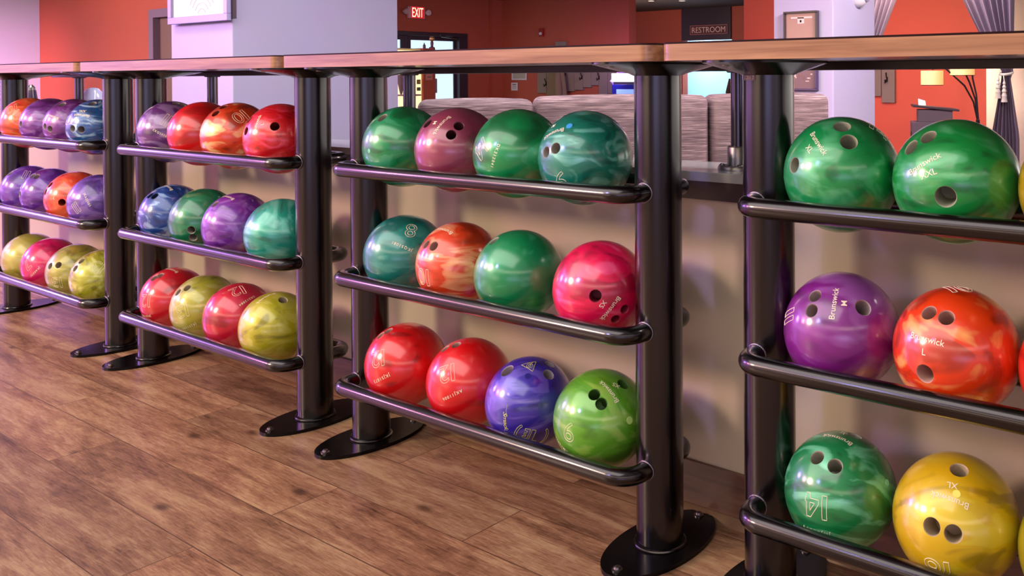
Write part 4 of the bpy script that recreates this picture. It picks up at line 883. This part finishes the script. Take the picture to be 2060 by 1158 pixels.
# curtains in the wide opening
def curtain_bm(top, bot, n=26, amp=.035, cols=110, rows=40, shape=None):
    bm = bmesh.new(); grid = []
    for side_ in (0, 1):
        g = []
        for j in range(rows + 1):
            v = j / rows; x0, x1, z = shape(v); row = []
            for i in range(cols + 1):
                u = i / cols; a = amp * (0.35 + .65 * min(1, (x1 - x0) / .35))
                y = a * math.sin(u * n * 2 * math.pi / 2 + 1.2 * math.sin(u * 9)) + .004 * math.sin(u * 40 + v * 3) + (0.006 if side_ else 0)
                row.append(bm.verts.new((x0 + (x1 - x0) * u, y, z(u) if callable(z) else z)))
            g.append(row)
        grid.append(g)
    for s, g in enumerate(grid):
        for j in range(rows):
            for i in range(cols):
                q = (g[j][i], g[j][i + 1], g[j + 1][i + 1], g[j + 1][i]); bm.faces.new(q if s else tuple(reversed(q)))
    a, b = grid
    for j in range(rows):
        for i in (0, cols): bm.faces.new((a[j][i], a[j + 1][i], b[j + 1][i], b[j][i]))
    for i in range(cols):
        for j in (0, rows): bm.faces.new((a[j][i], a[j][i + 1], b[j][i + 1], b[j][i]))
    bmesh.ops.recalc_face_normals(bm, faces=bm.faces); return bm
cz = 2.15
def right_shape(v):
    # falls from a wide heading to the tie, then hangs
    zt, zk, zb = cz, 1.02, -0.33; z = zt + (zb - zt) * v
    if z > zk:
        q = (z - zk) / (zt - zk); return (-2.365 - .56 * q ** .85, -2.29 + .02 * q, z)
    q = (zk - z) / (zk - zb); return (-2.375 - .09 * min(1, q * 2.6) , -2.315 + .075 * min(1, q * 2.6), z)
t = empty('tied_curtain', (0, 6.2, 0)); link('cloth', curtain_bm(None, None, 14, .03, shape=right_shape), M_curt, t, True)
link('tie_cord', tube(bmesh.new(), [(-2.345 + .052 * math.cos(a * .52), .06 * math.sin(a * .52), 1.02 + .012 * math.sin(a * .52)) for a in range(12)], .011, 8, closed=True), M_cord, t, True)
def tassel_bm():
    bm = lathe(bmesh.new(), [(0.006, 0.0), (0.012, -0.02), (0.007, -0.03), (0.016, -0.05), (0.011, -0.06), (0.020, -0.085), (0.014, -0.095), (0.022, -0.12), (0.018, -0.13), (0.026, -0.17), (0.024, -0.172)], 20); return bm
for q, (x_, z_) in enumerate(((-2.385, 0.985), (-2.335, 0.955))):
    ts_ = link('tassel', tassel_bm(), M_cord, t, True); ts_.location = (x_, -0.075, z_)
    link('tassel_string', tube(bmesh.new(), [(0, 0, 0), (.012 * (1 - 2 * q), .015, .06)], .004, 6), M_cord, ts_)
tag(t, 'grey violet curtain at the right tied back with ivory tassels', 'curtain', 'pair of tied back curtains')
def left_shape(v):
    zt, zk, zb = cz, 0.95, -0.33; z = zt + (zb - zt) * v
    if z > zk:
        q = (z - zk) / (zt - zk); return (-3.66 - .03 * q, -3.60 + .50 * q ** 1.0, z)
    return (-3.68, -3.56, z)
t = empty('tied_curtain', (0, 6.2, 0)); link('cloth', curtain_bm(None, None, 14, .03, shape=left_shape), M_curt, t, True); tag(t, 'grey violet curtain swept behind the right column, left of the opening', 'curtain', 'pair of tied back curtains')
t = link('curtain_rod', tube(bmesh.new(), [(-3.75, 6.2, 2.155), (-2.25, 6.2, 2.155)], .013, 12), M_hook, None, True); tag(t, 'dark curtain rod just under the ceiling between the two curtains', 'curtain rod')

# arc lamp with fabric shades
LP = (-2.478, 5.903, 0.637)
t = empty('arc_floor_lamp', (LP[0], LP[1], -0.35))
link('base', lathe(bmesh.new(), [(0.16, 0), (0.16, 0.02), (0.03, 0.03), (0.014, 0.06)], 36), M_hook, t, True)
link('pole', tube(bmesh.new(), [(0, 0, .03), (0, 0, 0.95), (0, 0, LP[2] + .36)], .016, 12), M_hook, t, True)
M_shade = mat('glowing_linen_shade', (216, 176, 130), .7, emit=(252, 184, 96), estr=.8); M_bulb = mat('lit_bulb', (255, 244, 210), .3, emit=(255, 236, 180), estr=9)
def rel(p): return (p[0] - LP[0], p[1] - LP[1], p[2] + .35)
ARMS = [([(-2.481, 5.9, 0.649), (-2.507, 5.883, 0.793), (-2.565, 5.842, 0.922), (-2.678, 5.76, 1.05), (-2.739, 5.715, 1.099), (-2.775, 5.689, 1.051)], (1875, 0)),
        ([(-2.478, 5.903, 0.649), (-2.494, 5.893, 0.809), (-2.533, 5.866, 0.95), (-2.559, 5.847, 1.018), (-2.58, 5.832, 1.05)], (1935, 0)),
        ([(-2.475, 5.905, 0.649), (-2.488, 5.898, 0.849), (-2.511, 5.882, 0.977), (-2.52, 5.877, 1.129), (-2.453, 5.927, 1.193), (-2.363, 5.994, 1.16)], (2003, 0))]
for k, (pts, _) in enumerate(ARMS): link('arm', tube(bmesh.new(), [rel(p) for p in pts], .0075, 8), M_hook, t, True)
for c0, c1 in (((-2.775, 5.688, 1.043), (-2.775, 5.687, 0.927)), ((-2.58, 5.833, 1.114), (-2.58, 5.832, 1.004))):
    a, b = rel(c0), rel(c1); r_ = 0.088 if c0[0] < -2.7 else 0.096
    bm = lathe(bmesh.new(), [(r_, b[2]), (r_, a[2]), (r_ - .003, a[2]), (r_ - .003, b[2]), (r_, b[2])], 40, (a[0], a[1], 0), cap=False)
    sh = link('lamp_shade', bm, M_shade, t, True)
    link('bulb', lathe(bmesh.new(), [(0.004, -0.045), (0.016, -0.03), (0.02, 0.0), (0.012, 0.03), (0.004, 0.035)], 16, (a[0], a[1], (a[2] + b[2]) / 2)), M_bulb, sh, True)
    link('shade_rim', tube(bmesh.new(), [(a[0] + r_ * math.cos(q * math.pi / 16), a[1] + r_ * math.sin(q * math.pi / 16), b[2]) for q in range(32)], .003, 6, closed=True), M_hook, sh, True)
tag(t, 'arching floor lamp with glowing cream shades before the orange wall', 'floor lamp')
lamp('lamp_shade_glow', ((-2.775, 5.688, 0.987)[0], (-2.775, 5.688, 0.987)[1] + .3, .98), (-3.2, 8, .9), 5, (1, .7, .38), .18)

# host stand
HP = (-2.574, 5.21, 0.637)
t = empty('host_stand', (HP[0], HP[1], -0.35)); t.rotation_euler = (0, 0, math.radians(25))
M_host = mat('dark_plum_laminate', (96, 78, 92), .4)
link('cabinet', boxm((-.17, -.14, 0), (.17, .14, 1.01), .004), M_host, t); link('upper_box', boxm((-.125, -.12, 1.01), (.12, .12, 1.10), .003), M_host, t)
tp = boxm((-.165, -.15, 0), (.165, .15, .016), .003)
for v in tp.verts: v.co = Vector((v.co.x, v.co.y, v.co.z + 1.105 - v.co.x * .10))
link('sloped_top', tp, M_dkframe, t); link('opening_shade_sheet', boxm((-.172, -.08, .6), (-.17, .08, .93)), M_hook, t)  # thin dark sheet stands in for the shade inside a side opening
tag(t, 'dark host stand with sloped top in front of the orange wall', 'host stand')
cd = bmesh.new(); a0 = [cd.verts.new(q) for q in ((-.03, 0, 0), (.03, 0, 0), (.02, .01, .035), (-.035, .008, .05))]; a1 = [cd.verts.new((v.co.x, v.co.y + .003, v.co.z)) for v in a0]
cd.faces.new(a0); cd.faces.new(list(reversed(a1)))
for k in range(4): cd.faces.new((a0[k], a1[k], a1[(k + 1) % 4], a0[(k + 1) % 4]))
t2 = link('folded_card', cd, M_paper); t2.location = Matrix.Rotation(math.radians(25), 3, 'Z') @ Vector((-.09, 0, 0)) + Vector((HP[0], HP[1], 1.13 - .35)); tag(t2, 'small white folded card on the host stand', 'card')
for x0, x1, z0, hk, lab in (-4.336, -4.216, .78, None, 'weathered board half hidden by the right column, beside the hooked board'), (-4.208, -4.058, .71, (-4.143, 0.95), 'weathered board with one iron hook on the orange wall'):
    b_ = link('coat_board', boxm((x0, 7.955, z0), (x1, 8.0, 1.35), .002), M_board)
    if hk: h = link('hook', hook_bm(), M_hook, b_, True); h.location = (hk[0], 7.953, hk[1])
    tag(b_, lab, 'coat board', 'coat boards on the orange wall')

# things on the ledge at far left
t = link('clear_jar', lathe(bmesh.new(), [(0.05, 0), (0.052, 0.01), (0.05, 0.10), (0.045, 0.105)], 32), mat('cloudy_jar_plastic', (206, 186, 190), .15, coat=.5), None, True); t.location = (-4.83, 0.335, 0.788); t.scale = (.72, .85, 1.12)
link('jar_lid', lathe(bmesh.new(), [(0.054, 0.105), (0.058, 0.112), (0.05, 0.14), (0.03, 0.158), (0.006, 0.163)], 32), mat('glossy_lilac_lid', (206, 206, 240), .12, coat=1), t, True); tag(t, 'jar with rounded lilac white lid on the ledge at the far left', 'jar')
t = link('dark_bottle', lathe(bmesh.new(), [(0.032, 0), (0.033, 0.01), (0.028, 0.12), (0.021, 0.168)], 28), mat('dark_plum_bottle', (52, 34, 60), .25), None, True); t.location = (-5.465, 0.30, 0.788)
link('bottle_cap', lathe(bmesh.new(), [(0.018, 0.168), (0.018, 0.182), (0.010, 0.190), (0.004, 0.196)], 24), M_steel, t, True); tag(t, 'dark tapered bottle with silver cap on the ledge behind the orange red ball', 'bottle')
t = link('dark_knob', lathe(bmesh.new(), [(0.02, 0), (0.02, 0.06), (0.036, 0.08), (0.04, 0.10), (0.03, 0.112), (0.01, 0.116)], 24), mat('plum_plastic', (110, 60, 84), .4), None, True); t.location = (-5.376, 0.30, 0.788); tag(t, 'short plum coloured jug beside the dark bottle on the ledge', 'knob')  # small dark knob-like thing, not identified

# recessed spots in the concourse ceiling
for i, (x_, y_, lab) in enumerate(((-8.697, 9.657) + ('ceiling spot above the red wall, left of the other one',), (-8.319, 9.936) + ('ceiling spot in front of the restroom opening',))):
    t = empty('ceiling_spotlight', (x_, y_, 2.17)); link('trim_ring', lathe(bmesh.new(), [(0.05, -.012), (0.075, -.008), (0.078, 0)], 28, cap=False), M_dkframe, t, True)
    link('lens', lathe(bmesh.new(), [(0.05, -.010), (0.048, -.006)], 28), mat('lit_spot_lens', (255, 240, 220), .3, emit=(255, 226, 200), estr=2.5), t); tag(t, lab, 'ceiling spotlight', 'spots in the dark ceiling')
bpy.context.view_layer.update()
